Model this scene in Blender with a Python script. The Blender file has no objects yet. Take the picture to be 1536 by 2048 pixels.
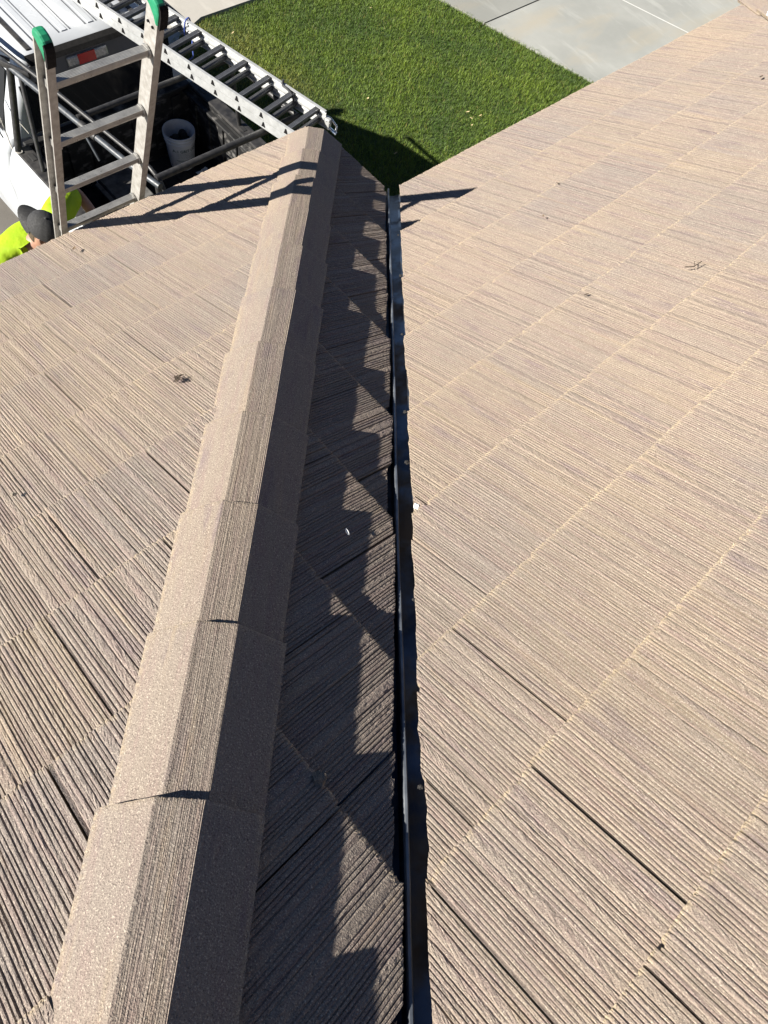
import bpy, bmesh, math, random
import numpy as np
from mathutils import Vector, Matrix

# ------------------------------------------------------------------ camera, sky, sun
SC = bpy.context.scene
COL = SC.collection
CAM = np.array([-2.41362574, -2.65097399, 2.60743089])
YAW, PITCH, ROLL = 1.05387, -1.115194, 0.349924
FPX = 1371.16 / 2048.0
def cam_axes():
    a, b, c = YAW, PITCH, ROLL
    fw = np.array([math.sin(a) * math.cos(b), math.cos(a) * math.cos(b), math.sin(b)])
    rt = np.array([math.cos(a), -math.sin(a), 0.0]); up = np.cross(rt, fw)
    return rt * math.cos(c) + up * math.sin(c), -rt * math.sin(c) + up * math.cos(c), fw
CR, CU, CF = cam_axes()
cam_d = bpy.data.cameras.new('camera')
cam_d.sensor_fit = 'VERTICAL'; cam_d.sensor_height = 36.0; cam_d.lens = FPX * 36.0
cam_d.clip_start = 0.05; cam_d.clip_end = 2000
cam_o = bpy.data.objects.new('camera', cam_d); COL.objects.link(cam_o)
cam_o.matrix_world = Matrix(((CR[0], CU[0], -CF[0], CAM[0]), (CR[1], CU[1], -CF[1], CAM[1]), (CR[2], CU[2], -CF[2], CAM[2]), (0, 0, 0, 1)))
SC.camera = cam_o

SUN = Vector((0.762, -0.365, -0.535)).normalized()          # the way the light travels
EL = math.asin(-SUN.z)
world = bpy.data.worlds.new('World'); SC.world = world; world.use_nodes = True
wn = world.node_tree.nodes; wl = world.node_tree.links
bg = wn.get('Background') or wn.new('ShaderNodeBackground')
sky = wn.new('ShaderNodeTexSky'); sky.sky_type = 'NISHITA'; sky.sun_disc = False
sky.sun_elevation = EL; sky.sun_rotation = math.atan2(-SUN.x, -SUN.y)
sky.altitude = 1500; sky.air_density = 0.45; sky.dust_density = 0.0; sky.ozone_density = 1.2
bg.inputs['Strength'].default_value = 0.05
wl.new(sky.outputs[0], bg.inputs[0])
sd = bpy.data.lights.new('sun', 'SUN'); sd.energy = 5.0; sd.angle = math.radians(0.53); sd.color = (1.0, 0.95, 0.855)
so = bpy.data.objects.new('sun', sd); COL.objects.link(so); so.location = (-20, 10, 14)
so.rotation_euler = SUN.to_track_quat('-Z', 'Y').to_euler()
SC.view_settings.view_transform = 'Standard'; SC.view_settings.look = 'None'
SC.view_settings.gamma = 1.0; SC.view_settings.use_curve_mapping = False
SC.view_settings.exposure = 1.58

# ------------------------------------------------------------------ helpers
def link(name, me, parent=None, loc=None):
    o = bpy.data.objects.new(name, me); COL.objects.link(o)
    if parent: o.parent = parent
    if loc is not None: o.location = loc
    return o
def tag(o, label=None, cat=None, group=None, kind=None):
    if label: o['label'] = label
    if cat: o['category'] = cat
    if group: o['group'] = group
    if kind: o['kind'] = kind
    return o
def thing(name, label, cat, loc=(0, 0, 0), group=None):
    o = bpy.data.objects.new(name, None); COL.objects.link(o); o.location = loc; o.empty_display_size = 0.1
    return tag(o, label, cat, group)
def smooth(me, on=True):
    me.polygons.foreach_set('use_smooth', [on] * len(me.polygons))
def V(*a): return np.array(a, float)
def unit(v): return v / np.linalg.norm(v)

class MB:
    """collects verts and faces of one part"""
    def __init__(s): s.v = []; s.f = []
    def add(s, vs, fs):
        n = len(s.v); s.v += [tuple(map(float, p)) for p in vs]; s.f += [tuple(n + i for i in f) for f in fs]; return s
    def box(s, c, size, R=None, ch=0.0):
        c = V(*c); hx, hy, hz = [q / 2 for q in size]
        R = np.eye(3) if R is None else np.array(R)
        if ch <= 0:
            P = [V(x, y, z) for x in (-hx, hx) for y in (-hy, hy) for z in (-hz, hz)]
            F = [(0, 1, 3, 2), (4, 6, 7, 5), (0, 4, 5, 1), (2, 3, 7, 6), (0, 2, 6, 4), (1, 5, 7, 3)]
            return s.add([c + R @ p for p in P], F)
        b = bmesh.new(); bmesh.ops.create_cube(b, size=1.0)
        for v in b.verts: v.co = Vector((v.co.x * 2 * hx, v.co.y * 2 * hy, v.co.z * 2 * hz))
        bmesh.ops.bevel(b, geom=b.edges[:], offset=min(ch, 0.45 * min(size)), segments=2, affect='EDGES', profile=0.5)
        b.verts.index_update()
        s.add([c + R @ V(*v.co) for v in b.verts], [tuple(v.index for v in f.verts) for f in b.faces]); b.free(); return s
    def bar(s, a, b, w, h, up=(0, 0, 1), ch=0.0):
        a, b = V(*a), V(*b); d = unit(b - a); u = V(*up); x = unit(np.cross(d, u)); z = np.cross(x, d)
        return s.box((a + b) / 2, (w, np.linalg.norm(b - a), h), np.array([x, d, z]).T, ch)
    def tube(s, pts, r, n=10, cap=True):
        pts = [V(*p) for p in pts]; m = len(pts); rr = r if hasattr(r, '__len__') else [r] * m
        ref = None; vs = []
        for i, p in enumerate(pts):
            d = unit((pts[min(i + 1, m - 1)] - pts[max(i - 1, 0)]))
            if ref is None:
                ref = V(0, 0, 1) if abs(d[2]) < 0.9 else V(1, 0, 0)
            x = unit(ref - d * (ref @ d)); y = np.cross(d, x); ref = x
            for k in range(n):
                a = 2 * math.pi * k / n; vs.append(p + (x * math.cos(a) + y * math.sin(a)) * rr[i])
        fs = [(i * n + k, i * n + (k + 1) % n, (i + 1) * n + (k + 1) % n, (i + 1) * n + k) for i in range(m - 1) for k in range(n)]
        if cap: fs += [tuple(range(n - 1, -1, -1)), tuple((m - 1) * n + k for k in range(n))]
        return s.add(vs, fs)
    def extr(s, prof, o, ex, ey, ez, L, closed=True):
        """2-D profile in the plane (ex, ey) at o, drawn out by L along ez"""
        o, ex, ey, ez = V(*o), V(*ex), V(*ey), V(*ez); n = len(prof)
        vs = [o + ex * x + ey * y for x, y in prof] + [o + ex * x + ey * y + ez * L for x, y in prof]
        fs = [(k, (k + 1) % n, n + (k + 1) % n, n + k) for k in range(n if closed else n - 1)]
        if closed: fs += [tuple(range(n - 1, -1, -1)), tuple(range(n, 2 * n))]
        return s.add(vs, fs)
    def lathe(s, prof, c=(0, 0, 0), n=28, cap0=True, cap1=False):
        c = V(*c); vs = []
        for r, z in prof:
            for k in range(n):
                a = 2 * math.pi * k / n; vs.append(c + V(r * math.cos(a), r * math.sin(a), z))
        m = len(prof)
        fs = [(i * n + k, i * n + (k + 1) % n, (i + 1) * n + (k + 1) % n, (i + 1) * n + k) for i in range(m - 1) for k in range(n)]
        if cap0: fs.append(tuple(range(n - 1, -1, -1)))
        if cap1: fs.append(tuple((m - 1) * n + k for k in range(n)))
        return s.add(vs, fs)
    def rings(s, rings, cap0=True, cap1=True):
        n = len(rings[0]); vs = [p for r in rings for p in r]; m = len(rings)
        fs = [(i * n + k, i * n + (k + 1) % n, (i + 1) * n + (k + 1) % n, (i + 1) * n + k) for i in range(m - 1) for k in range(n)]
        if cap0: fs.append(tuple(range(n - 1, -1, -1)))
        if cap1: fs.append(tuple((m - 1) * n + k for k in range(n)))
        return s.add(vs, fs)
    def grid(s, P):
        m, n = len(P), len(P[0])
        return s.add([p for row in P for p in row], [(i * n + k, i * n + k + 1, (i + 1) * n + k + 1, (i + 1) * n + k) for i in range(m - 1) for k in range(n - 1)])
    def build(s, name, m, parent=None, sm=False, loc=None, fix=True, bevel=0.0):
        me = bpy.data.meshes.new(name); me.from_pydata(s.v, [], s.f)
        if fix:
            b = bmesh.new(); b.from_mesh(me); bmesh.ops.recalc_face_normals(b, faces=b.faces[:]); b.to_mesh(me); b.free()
        me.materials.append(m)
        if sm:
            smooth(me); me.set_sharp_from_angle(angle=math.radians(38))
        o = link(name, me, parent, loc)
        if bevel:
            bv = o.modifiers.new('edge', 'BEVEL'); bv.width = bevel; bv.segments = 2; bv.limit_method = 'ANGLE'; bv.angle_limit = math.radians(40)
        return o

# ------------------------------------------------------------------ materials
def node(nt, t, **kw):
    n = nt.nodes.new(t)
    for k, v in kw.items(): setattr(n, k, v)
    return n
def mixc(nt, fac, a, b, blend='MIX'):
    n = node(nt, 'ShaderNodeMix', data_type='RGBA', blend_type=blend)
    for sock, val in ((0, fac), (6, a), (7, b)):
        if isinstance(val, bpy.types.NodeSocket): nt.links.new(val, n.inputs[sock])
        else: n.inputs[sock].default_value = val if sock == 0 else (*val, 1)
    return n.outputs[2]
def ramp(nt, val, a, b, va=0.0, vb=1.0):
    n = node(nt, 'ShaderNodeMapRange'); nt.links.new(val, n.inputs[0])
    for i, q in enumerate((a, b, va, vb)): n.inputs[i + 1].default_value = q
    return n.outputs[0]
def noise(nt, vec, scale, detail=3, rough=0.55, sc=None):
    if sc is not None:
        mp = node(nt, 'ShaderNodeMapping'); mp.inputs['Scale'].default_value = sc
        nt.links.new(vec, mp.inputs['Vector']); vec = mp.outputs[0]
    n = node(nt, 'ShaderNodeTexNoise'); n.inputs['Scale'].default_value = scale
    n.inputs['Detail'].default_value = detail; n.inputs['Roughness'].default_value = rough
    nt.links.new(vec, n.inputs['Vector']); return n.outputs[0]
def newmat(name):
    m = bpy.data.materials.new(name); m.use_nodes = True; nt = m.node_tree
    return m, nt, nt.nodes['Principled BSDF']
def setb(nt, b, color=None, rough=0.6, metal=0.0, spec=0.5, bump=None, bd=0.001, bs=1.0):
    if color is not None:
        if isinstance(color, bpy.types.NodeSocket): nt.links.new(color, b.inputs['Base Color'])
        else: b.inputs['Base Color'].default_value = (*color, 1)
    if isinstance(rough, bpy.types.NodeSocket): nt.links.new(rough, b.inputs['Roughness'])
    else: b.inputs['Roughness'].default_value = rough
    b.inputs['Metallic'].default_value = metal; b.inputs['Specular IOR Level'].default_value = spec
    if bump is not None:
        n = node(nt, 'ShaderNodeBump'); n.inputs['Distance'].default_value = bd; n.inputs['Strength'].default_value = bs
        nt.links.new(bump, n.inputs['Height']); nt.links.new(n.outputs[0], b.inputs['Normal'])
def simple(name, color, color2=None, rough=0.5, metal=0.0, spec=0.5, scale=20, bump=0.0, rv=0.12, sc=None, detail=4, lo=0.35, hi=0.65):
    """procedural: two tones mixed by noise, roughness that varies, optional bump"""
    m, nt, b = newmat(name); tc = node(nt, 'ShaderNodeTexCoord').outputs['Object']
    n1 = noise(nt, tc, scale, detail, 0.6, sc)
    c = mixc(nt, ramp(nt, n1, lo, hi), color, color2 or tuple(q * 0.8 for q in color))
    r = ramp(nt, noise(nt, tc, scale * 1.7, 3), 0.3, 0.7, max(0.03, rough - rv), min(1, rough + rv))
    setb(nt, b, c, r, metal, spec, noise(nt, tc, scale * 6, 3) if bump else None, bump or 0.001)
    return m

def tile_material(name, flank=False):
    m, nt, b = newmat(name)
    tc = node(nt, 'ShaderNodeTexCoord').outputs['Object']
    oi = node(nt, 'ShaderNodeObjectInfo')
    pos = node(nt, 'ShaderNodeNewGeometry').outputs['Position']
    off = node(nt, 'ShaderNodeVectorMath', operation='MULTIPLY_ADD')
    cmb = node(nt, 'ShaderNodeCombineXYZ')
    for i in range(3): nt.links.new(oi.outputs['Random'], cmb.inputs[i])
    nt.links.new(cmb.outputs[0], off.inputs[0]); off.inputs[1].default_value = (37, 91, 53); nt.links.new(tc, off.inputs[2])
    v = off.outputs[0]
    tan = (0.207, 0.165, 0.132); pink = (0.180, 0.127, 0.114); gold = (0.248, 0.190, 0.126); grey = (0.174, 0.146, 0.128); violet = (0.139, 0.105, 0.105)
    c = mixc(nt, ramp(nt, noise(nt, pos, 1.3, 3), 0.38, 0.62), tan, grey)
    c = mixc(nt, ramp(nt, oi.outputs['Random'], 0.2, 1.0, 0.0, 0.3), c, gold)
    streak = noise(nt, v, 1.0, 4, 0.65, (55, 5, 8))
    c = mixc(nt, ramp(nt, streak, 0.46, 0.68, 0, 0.6), c, pink)
    st2 = noise(nt, v, 1.0, 3, 0.6, (24, 3.2, 5))
    c = mixc(nt, ramp(nt, st2, 0.56, 0.71, 0, 0.72), c, violet)
    c = mixc(nt, ramp(nt, noise(nt, v, 1.0, 3, 0.6, (30, 2.5, 4)), 0.58, 0.75, 0, 0.5), c, gold)
    at = node(nt, 'ShaderNodeAttribute', attribute_name='edge')
    en = node(nt, 'ShaderNodeMath', operation='MULTIPLY'); nt.links.new(at.outputs['Fac'], en.inputs[0])
    nt.links.new(ramp(nt, noise(nt, v, 60, 3), 0.38, 0.6), en.inputs[1])
    c = mixc(nt, en.outputs[0], c, (0.31, 0.245, 0.16))
    g1 = noise(nt, v, 330, 2, 0.6)
    g2 = noise(nt, v, 150, 3, 0.7)
    c = mixc(nt, ramp(nt, g1, 0.58, 0.68, 0, 0.7), c, (0.42, 0.37, 0.30))
    c = mixc(nt, ramp(nt, g1, 0.42, 0.32, 0, 0.65), c, (0.055, 0.043, 0.037))
    c = mixc(nt, ramp(nt, g2, 0.37, 0.28, 0, 0.7), c, (0.045, 0.036, 0.031))
    add = node(nt, 'ShaderNodeMath', operation='ADD'); nt.links.new(g1, add.inputs[0]); nt.links.new(g2, add.inputs[1])
    setb(nt, b, c, 0.88, 0, 0.35, add.outputs[0], 0.0024, 0.8)
    return m

M = {}
M['tile'] = tile_material('ribbed_concrete_tile')
M['mortar'] = simple('mortar', (0.21, 0.18, 0.14), (0.14, 0.115, 0.09), 0.95, scale=60, bump=0.004)
M['felt'] = simple('roof_felt', (0.018, 0.017, 0.016), (0.03, 0.028, 0.026), 0.9, scale=15)
M['flashing'] = simple('dusty_painted_steel', (0.14, 0.175, 0.22), (0.085, 0.10, 0.125), 0.33, 0.8, scale=14, sc=(1, 1, 1))
def flashing_material():
    m, nt, b = newmat('weathered_flashing'); p = node(nt, 'ShaderNodeNewGeometry').outputs['Position']
    c = mixc(nt, ramp(nt, noise(nt, p, 9, 4), 0.38, 0.62), (0.060, 0.086, 0.130), (0.018, 0.026, 0.042))
    d = ramp(nt, noise(nt, p, 3.2, 5, 0.65), 0.46, 0.58)
    c = mixc(nt, d, c, (0.020, 0.016, 0.013))
    r = ramp(nt, d, 0, 1, 0.30, 0.85)
    setb(nt, b, c, r, 0.0, 0.8, noise(nt, p, 40, 3), 0.0008)
    nt.links.new(ramp(nt, d, 0, 1, 0.75, 0.0), b.inputs['Metallic']); return m
M['flashing'] = flashing_material()
M['hem_highlight'] = simple('galvanised_hem_highlight', (0.20, 0.215, 0.235), (0.07, 0.08, 0.10), 0.40, 0.5, scale=11, detail=6)  # lighter metal tone: the valley rib's highlight is put into the colour
M['stucco'] = simple('stucco', (0.36, 0.32, 0.26), (0.32, 0.28, 0.23), 0.95, scale=8, bump=0.004)
M['fascia'] = simple('fascia_paint', (0.34, 0.29, 0.22), (0.30, 0.25, 0.19), 0.6, scale=10)
M['alu'] = simple('worn_aluminium', (0.33, 0.325, 0.31), (0.24, 0.235, 0.225), 0.40, 0.5, scale=26, rv=0.16, sc=(1, 1, 0.4))
M['alu_dirty'] = simple('weathered_aluminium', (0.37, 0.358, 0.34), (0.25, 0.236, 0.215), 0.45, 0.3, scale=34, rv=0.15, bump=0.0006)
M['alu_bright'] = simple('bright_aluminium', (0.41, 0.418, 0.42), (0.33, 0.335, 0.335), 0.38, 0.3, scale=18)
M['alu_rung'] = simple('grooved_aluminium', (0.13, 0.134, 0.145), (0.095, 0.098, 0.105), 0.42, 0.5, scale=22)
M['green'] = simple('green_plastic', (0.004, 0.14, 0.062), (0.009, 0.185, 0.09), 0.5, scale=30)
M['rubber'] = simple('black_rubber', (0.006, 0.006, 0.006), (0.012, 0.011, 0.011), 0.85, 0, 0.12, scale=40, bump=0.001)
M['white_paint'] = simple('white_car_paint', (0.375, 0.392, 0.415), (0.34, 0.355, 0.378), 0.25, 0, 0.5, scale=3, rv=0.06)
M['black_plastic'] = simple('dusty_black_plastic', (0.014, 0.014, 0.015), (0.04, 0.038, 0.037), 0.55, 0, 0.25, scale=13)
M['liner'] = simple('black_bed_liner', (0.006, 0.006, 0.0065), (0.012, 0.0115, 0.0115), 0.75, scale=9, bump=0.0015)
M['liner_dusty'] = simple('scuffed_bed_liner', (0.005, 0.005, 0.0055), (0.11, 0.105, 0.10), 0.65, scale=8, sc=(1, 1, 2.2), detail=8, lo=.53, hi=.68)
M['black_steel'] = simple('scuffed_black_steel', (0.010, 0.010, 0.011), (0.028, 0.027, 0.027), 0.5, 0.0, scale=24)
M['grey_steel'] = simple('worn_grey_tube', (0.045, 0.052, 0.062), (0.022, 0.025, 0.03), 0.45, 0.0, scale=24)
M['header'] = simple('dark_grey_header', (0.085, 0.086, 0.10), (0.07, 0.071, 0.083), 0.4, scale=6)  # even dark grey, well below the cab's white
M['glass'] = simple('dark_glass', (0.010, 0.011, 0.013), (0.013, 0.014, 0.016), 0.06, 0, 0.5, scale=2, rv=0.02)
M['red_lens'] = simple('red_lens', (0.45, 0.006, 0.014), (0.36, 0.004, 0.010), 0.12, 0, 0.5, scale=60, rv=0.04)
M['clear_lens'] = simple('clear_lens', (0.40, 0.40, 0.41), (0.22, 0.22, 0.23), 0.10, 0.2, 0.5, scale=70, rv=0.05)
M['bucket'] = simple('white_bucket_plastic', (0.62, 0.63, 0.66), (0.52, 0.53, 0.555), 0.42, scale=9)
M['ink'] = simple('printed_ink', (0.012, 0.05, 0.05), (0.02, 0.07, 0.065), 0.5, scale=120)
M['dark_stuff'] = simple('dark_grit', (0.012, 0.011, 0.011), (0.03, 0.027, 0.025), 0.9, scale=60, bump=0.004)
M['toolbox'] = simple('dusty_steel_plate', (0.16, 0.155, 0.15), (0.07, 0.068, 0.064), 0.5, 0.3, scale=17, detail=7)
M['tyre'] = simple('tyre_rubber', (0.018, 0.018, 0.018), (0.03, 0.03, 0.03), 0.85, scale=20)
M['cord_grey'] = simple('grey_cord', (0.36, 0.34, 0.31), (0.26, 0.25, 0.23), 0.7, scale=80)
M['cord_black'] = simple('black_cord', (0.02, 0.02, 0.022), (0.035, 0.035, 0.04), 0.6, scale=80)
M['cord_blue'] = simple('blue_cord', (0.02, 0.045, 0.20), (0.03, 0.06, 0.26), 0.7, scale=90)
M['rag'] = simple('white_rag', (0.60, 0.62, 0.62), (0.52, 0.54, 0.54), 0.9, scale=40)
M['leaf'] = simple('dry_leaf', (0.20, 0.135, 0.075), (0.11, 0.07, 0.04), 0.8, scale=60)
M['leaf_pale'] = simple('pale_dry_leaf', (0.52, 0.42, 0.24), (0.42, 0.33, 0.17), 0.8, scale=60)
M['twig'] = simple('dark_twig', (0.09, 0.065, 0.045), (0.05, 0.036, 0.026), 0.9, scale=60)
M['feather'] = simple('white_feather', (0.62, 0.62, 0.62), (0.5, 0.5, 0.5), 0.9, scale=60)
M['chrome'] = simple('chrome_bracket', (0.7, 0.7, 0.7), (0.5, 0.5, 0.5), 0.22, 1.0, scale=30)
M['skin'] = simple('skin', (0.27, 0.15, 0.10), (0.23, 0.12, 0.08), 0.55, scale=30)
M['hair'] = simple('brown_hair', (0.035, 0.022, 0.014), (0.06, 0.038, 0.022), 0.7, scale=60)
M['cap'] = simple('black_cap_cloth', (0.013, 0.013, 0.014), (0.022, 0.022, 0.023), 0.85, scale=70, bump=0.0012)
M['jeans'] = simple('dark_jeans', (0.03, 0.036, 0.055), (0.045, 0.05, 0.07), 0.9, scale=50, bump=0.001)
M['boots'] = simple('brown_boots', (0.12, 0.07, 0.04), (0.08, 0.045, 0.028), 0.7, scale=40)
def shirt_material():
    m, nt, b = newmat('lime_safety_shirt'); tc = node(nt, 'ShaderNodeTexCoord').outputs['Object']
    c = mixc(nt, ramp(nt, noise(nt, tc, 9, 3), 0.35, 0.65), (0.25, 0.37, 0.006), (0.21, 0.32, 0.005))
    f = noise(nt, tc, 1.0, 2, 0.5, (17, 17, 4))
    setb(nt, b, c, 0.75, 0, 0.3, f, 0.012, 0.8); return m
M['shirt'] = shirt_material()
def concrete(name, a, bcol, warm, scale=0.9):
    m, nt, b = newmat(name); p = node(nt, 'ShaderNodeNewGeometry').outputs['Position']
    c = mixc(nt, ramp(nt, noise(nt, p, scale, 5, 0.6), 0.36, 0.64), a, bcol)
    c = mixc(nt, ramp(nt, noise(nt, p, scale * 0.8, 4, 0.6, (1.0, 2.6, 1)), 0.5, 0.70, 0, 0.7), c, warm)
    c = mixc(nt, ramp(nt, noise(nt, p, 1.0, 4, 0.6, (5, 1.1, 1)), 0.57, 0.72, 0, 0.5), c, tuple(min(1, q * 1.28) for q in a))
    c = mixc(nt, ramp(nt, noise(nt, p, 70, 3), 0.60, 0.75, 0, 0.35), c, tuple(q * 0.6 for q in a))
    setb(nt, b, c, 0.9, 0, 0.3, noise(nt, p, 160, 3), 0.0015); return m
M['driveway'] = concrete('driveway_concrete', (0.262, 0.264, 0.246), (0.212, 0.216, 0.202), (0.275, 0.250, 0.200))
M['apron'] = concrete('driveway_apron_concrete', (0.21, 0.212, 0.196), (0.185, 0.187, 0.172), (0.222, 0.205, 0.168))
M['walk'] = concrete('pavement_concrete', (0.315, 0.30, 0.272), (0.288, 0.272, 0.246), (0.305, 0.28, 0.24))
M['parking'] = concrete('old_concrete', (0.115, 0.106, 0.096), (0.092, 0.085, 0.077), (0.118, 0.10, 0.086))
M['joint_dark'] = simple('dark_joint', (0.06, 0.055, 0.05), (0.10, 0.09, 0.08), 0.95, scale=20)
M['joint_light'] = simple('lit_joint_edge', (0.50, 0.50, 0.48), (0.44, 0.44, 0.42), 0.9, scale=20)  # sunlit edge of the control joint, its brightness put into the colour
M['asphalt'] = simple('asphalt', (0.055, 0.055, 0.057), (0.045, 0.045, 0.046), 0.95, scale=12, bump=0.004)
M['soil'] = simple('lawn_soil', (0.030, 0.055, 0.010), (0.045, 0.060, 0.015), 0.95, scale=14, bump=0.01)
def blade_material():
    m, nt, b = newmat('grass_blade'); at = node(nt, 'ShaderNodeAttribute', attribute_name='tint')
    setb(nt, b, at.outputs['Color'], 0.6, 0, 0.35)
    tr = node(nt, 'ShaderNodeBsdfTranslucent'); nt.links.new(at.outputs['Color'], tr.inputs[0])
    mx = node(nt, 'ShaderNodeMixShader'); mx.inputs[0].default_value = 0.3
    nt.links.new(b.outputs[0], mx.inputs[1]); nt.links.new(tr.outputs[0], mx.inputs[2])
    nt.links.new(mx.outputs[0], nt.nodes['Material Output'].inputs[0]); return m
M['blade'] = blade_material()

# ------------------------------------------------------------------ roof dimensions
S = 0.50632                    # pitch: rise per metre
Q = math.sqrt(1 + S * S)
D = 0.6226                     # how far the left wing stands forward of the right one
R2 = 3.74                      # right hand corner of the right wing
ROW, OFF, TW = 0.31736, 0.0719, 0.305
G = -3.2                       # ground below the eave
RIDGE = 5.2                    # how far back the ridge is
slope_frames = {
    'left':  (V(0, 0, 0), V(-1, 0, 0), V(0, -1, S) / Q, V(0, S, 1) / Q),
    'side':  (V(0, 0, 0), V(0, 1, 0), V(-1, 0, S) / Q, V(S, 0, 1) / Q),
    'right': (V(0, -D, 0), V(-1, 0, 0), V(0, -1, S) / Q, V(0, S, 1) / Q)}
def rfz(r, f, which): return (r, f, -S * f if which == 'left' else (-S * r if which == 'side' else -S * (f + D)))

# ------------------------------------------------------------------ ground
def sheet(name, pts, z, m, kind='structure', thick=0.0):
    b = MB()
    if thick:
        b.extr([(x, y) for x, y in pts], (0, 0, z - thick), (1, 0, 0), (0, 1, 0), (0, 0, 1), thick)
    else:
        b.add([(x, y, z) for x, y in pts], [tuple(range(len(pts)))])
    o = b.build(name, m); o['kind'] = kind; return o
edge_r = lambda f: 6.31 + (4.35 - f) * 0.2776          # lawn edge along the driveway
sheet('ground', [(-400, -400), (400, -400), (400, 400), (-400, 400)], G - 0.16, M['asphalt'])
lawn_poly = [(1.55, -1.2), (edge_r(-1.2), -1.2), (edge_r(5.56), 5.56), (3.0, 5.56), (2.55, 5.36), (2.2, 5.0), (1.55, 4.7)]
sheet('lawn_soil', lawn_poly, G - 0.03, M['soil'], thick=0.1)
sheet('parking_pad', [(-7, -1.5), (1.5, -1.5), (1.5, 4.72), (-7, 4.72)], G - 0.004, M['parking'], thick=0.1)
sheet('pavement', [(-8, 4.76), (1.5, 4.76), (2.14, 5.05), (2.50, 5.42), (2.98, 5.62), (edge_r(5.62), 5.62), (edge_r(5.62), 7.6), (-8, 7.6)], G, M['walk'], thick=0.11)
jf = 3.64
sheet('driveway', [(edge_r(-2), -2), (16, -2), (16, jf - 0.012), (edge_r(jf - 0.012), jf - 0.012)], G, M['driveway'], thick=0.11)
sheet('driveway_apron', [(edge_r(jf + 0.012), jf + 0.012), (16, jf + 0.012), (16, 7.6), (edge_r(5.62) + 0.01, 7.6), (edge_r(5.62) + 0.01, 5.62)], G, M['apron'], thick=0.11)
sheet('driveway_joint', [(edge_r(jf) , jf - 0.03), (16, jf - 0.03), (16, jf + 0.03), (edge_r(jf), jf + 0.03)], G - 0.012, M['joint_dark'])
jl = lambda f: 9.03 + (2.98 - f) * 0.315
sheet('driveway_line', [(jl(-2) - .012, -2), (jl(-2) + .012, -2), (jl(jf - .02) + .012, jf - .02), (jl(jf - .02) - .012, jf - .02)], G + 0.004, M['joint_light'])
bm_ = MB()
for f in (0.4, 2.2): bm_.box((-2.7, f, G - 0.0005), (8.4, 0.018, 0.004))
o = bm_.build('parking_joints', M['joint_dark']); o['kind'] = 'structure'

def grass():
    rng = np.random.default_rng(4)
    n = 250000
    r = rng.uniform(1.5, 7.6, n); f = rng.uniform(-1.0, 5.62, n)
    ok = (r < edge_r(f) + 0.02 + 0.02 * np.sin(f * 23)) & ((f < 5.58) & ((r > 3.0) | (f < 5.56 - (3.0 - r) ** 2 * 0.42)))
    # the house stands over part of it
    ok &= ~((f < -0.42) & (r < -0.4)) & ~((f < -D - 0.42)); r, f = r[ok], f[ok]; n = len(r)
    def fld(a, b, ph): return np.sin(a * r + ph) * np.cos(b * f - ph * 1.7)
    patch = fld(2.3, 2.9, 0.4) + 0.7 * fld(5.1, 4.3, 1.9) + 0.5 * fld(9.7, 11.1, 3.0) + 0.35 * fld(23, 19, 0.7) + rng.normal(0, 0.35, n)
    L = rng.uniform(0.028, 0.062, n) * (1 + 0.15 * np.clip(patch, -1.5, 1.5)); W = rng.uniform(0.0035, 0.0065, n)
    az = rng.uniform(0, 2 * math.pi, n) ; lean = rng.uniform(0.15, 1.05, n)
    dx, dy = np.cos(az), np.sin(az); wa = az + math.pi / 2 + rng.normal(0, 0.4, n); wx, wy = np.cos(wa), np.sin(wa)
    z0 = np.full(n, G - 0.03)
    P = np.zeros((n, 5, 3))
    for k, (t, wd) in enumerate(((0, 1), (0, -1), (0.55, 0.8), (0.55, -0.8), (1.0, 0))):
        ho = np.sin(lean * t) * L * t; zz = np.cos(lean * t) * L * t
        P[:, k, 0] = r + dx * ho + wx * W * 0.5 * wd; P[:, k, 1] = f + dy * ho + wy * W * 0.5 * wd; P[:, k, 2] = z0 + zz
    idx = np.arange(n)[:, None] * 5
    loops = np.concatenate([idx + 0, idx + 1, idx + 3, idx + 2, idx + 2, idx + 3, idx + 4], 1).ravel()
    me = bpy.data.meshes.new('lawn_grass'); me.vertices.add(n * 5); me.vertices.foreach_set('co', P.ravel())
    me.loops.add(len(loops)); me.loops.foreach_set('vertex_index', loops.astype(np.int32))
    st = (np.arange(n)[:, None] * 7 + np.array([0, 4])).ravel().astype(np.int32)
    me.polygons.add(2 * n); me.polygons.foreach_set('loop_start', st)
    me.update(calc_edges=True)
    lo, hi, yel = V(0.054, 0.105, 0.012), V(0.158, 0.222, 0.026), V(0.23, 0.195, 0.05)
    t = np.clip(0.42 + 0.26 * patch, 0, 1)[:, None]; c = lo * (1 - t) + hi * t
    yp = np.clip(1.6 - np.hypot((r - 2.35) / 0.85, (f - 4.3) / 1.5), 0, 1) * np.clip(0.6 + 0.5 * fld(7, 6, 1.1) + rng.normal(0, 0.3, n), 0, 1)
    dead = (rng.random(n) < 0.035); yp = np.where(dead, 0.9, yp)[:, None]
    c = c * (1 - 0.85 * yp) + yel * 0.85 * yp; c *= rng.uniform(0.75, 1.25, n)[:, None]
    a = me.attributes.new('tint', 'FLOAT_COLOR', 'POINT')
    a.data.foreach_set('color', np.repeat(np.concatenate([c, np.ones((n, 1))], 1), 5, 0).astype(np.float32).ravel())
    me.materials.append(M['blade'])
    tag(link('lawn_grass', me), 'short mown green lawn between the truck and the driveway', 'grass', kind='stuff')
grass()

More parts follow.
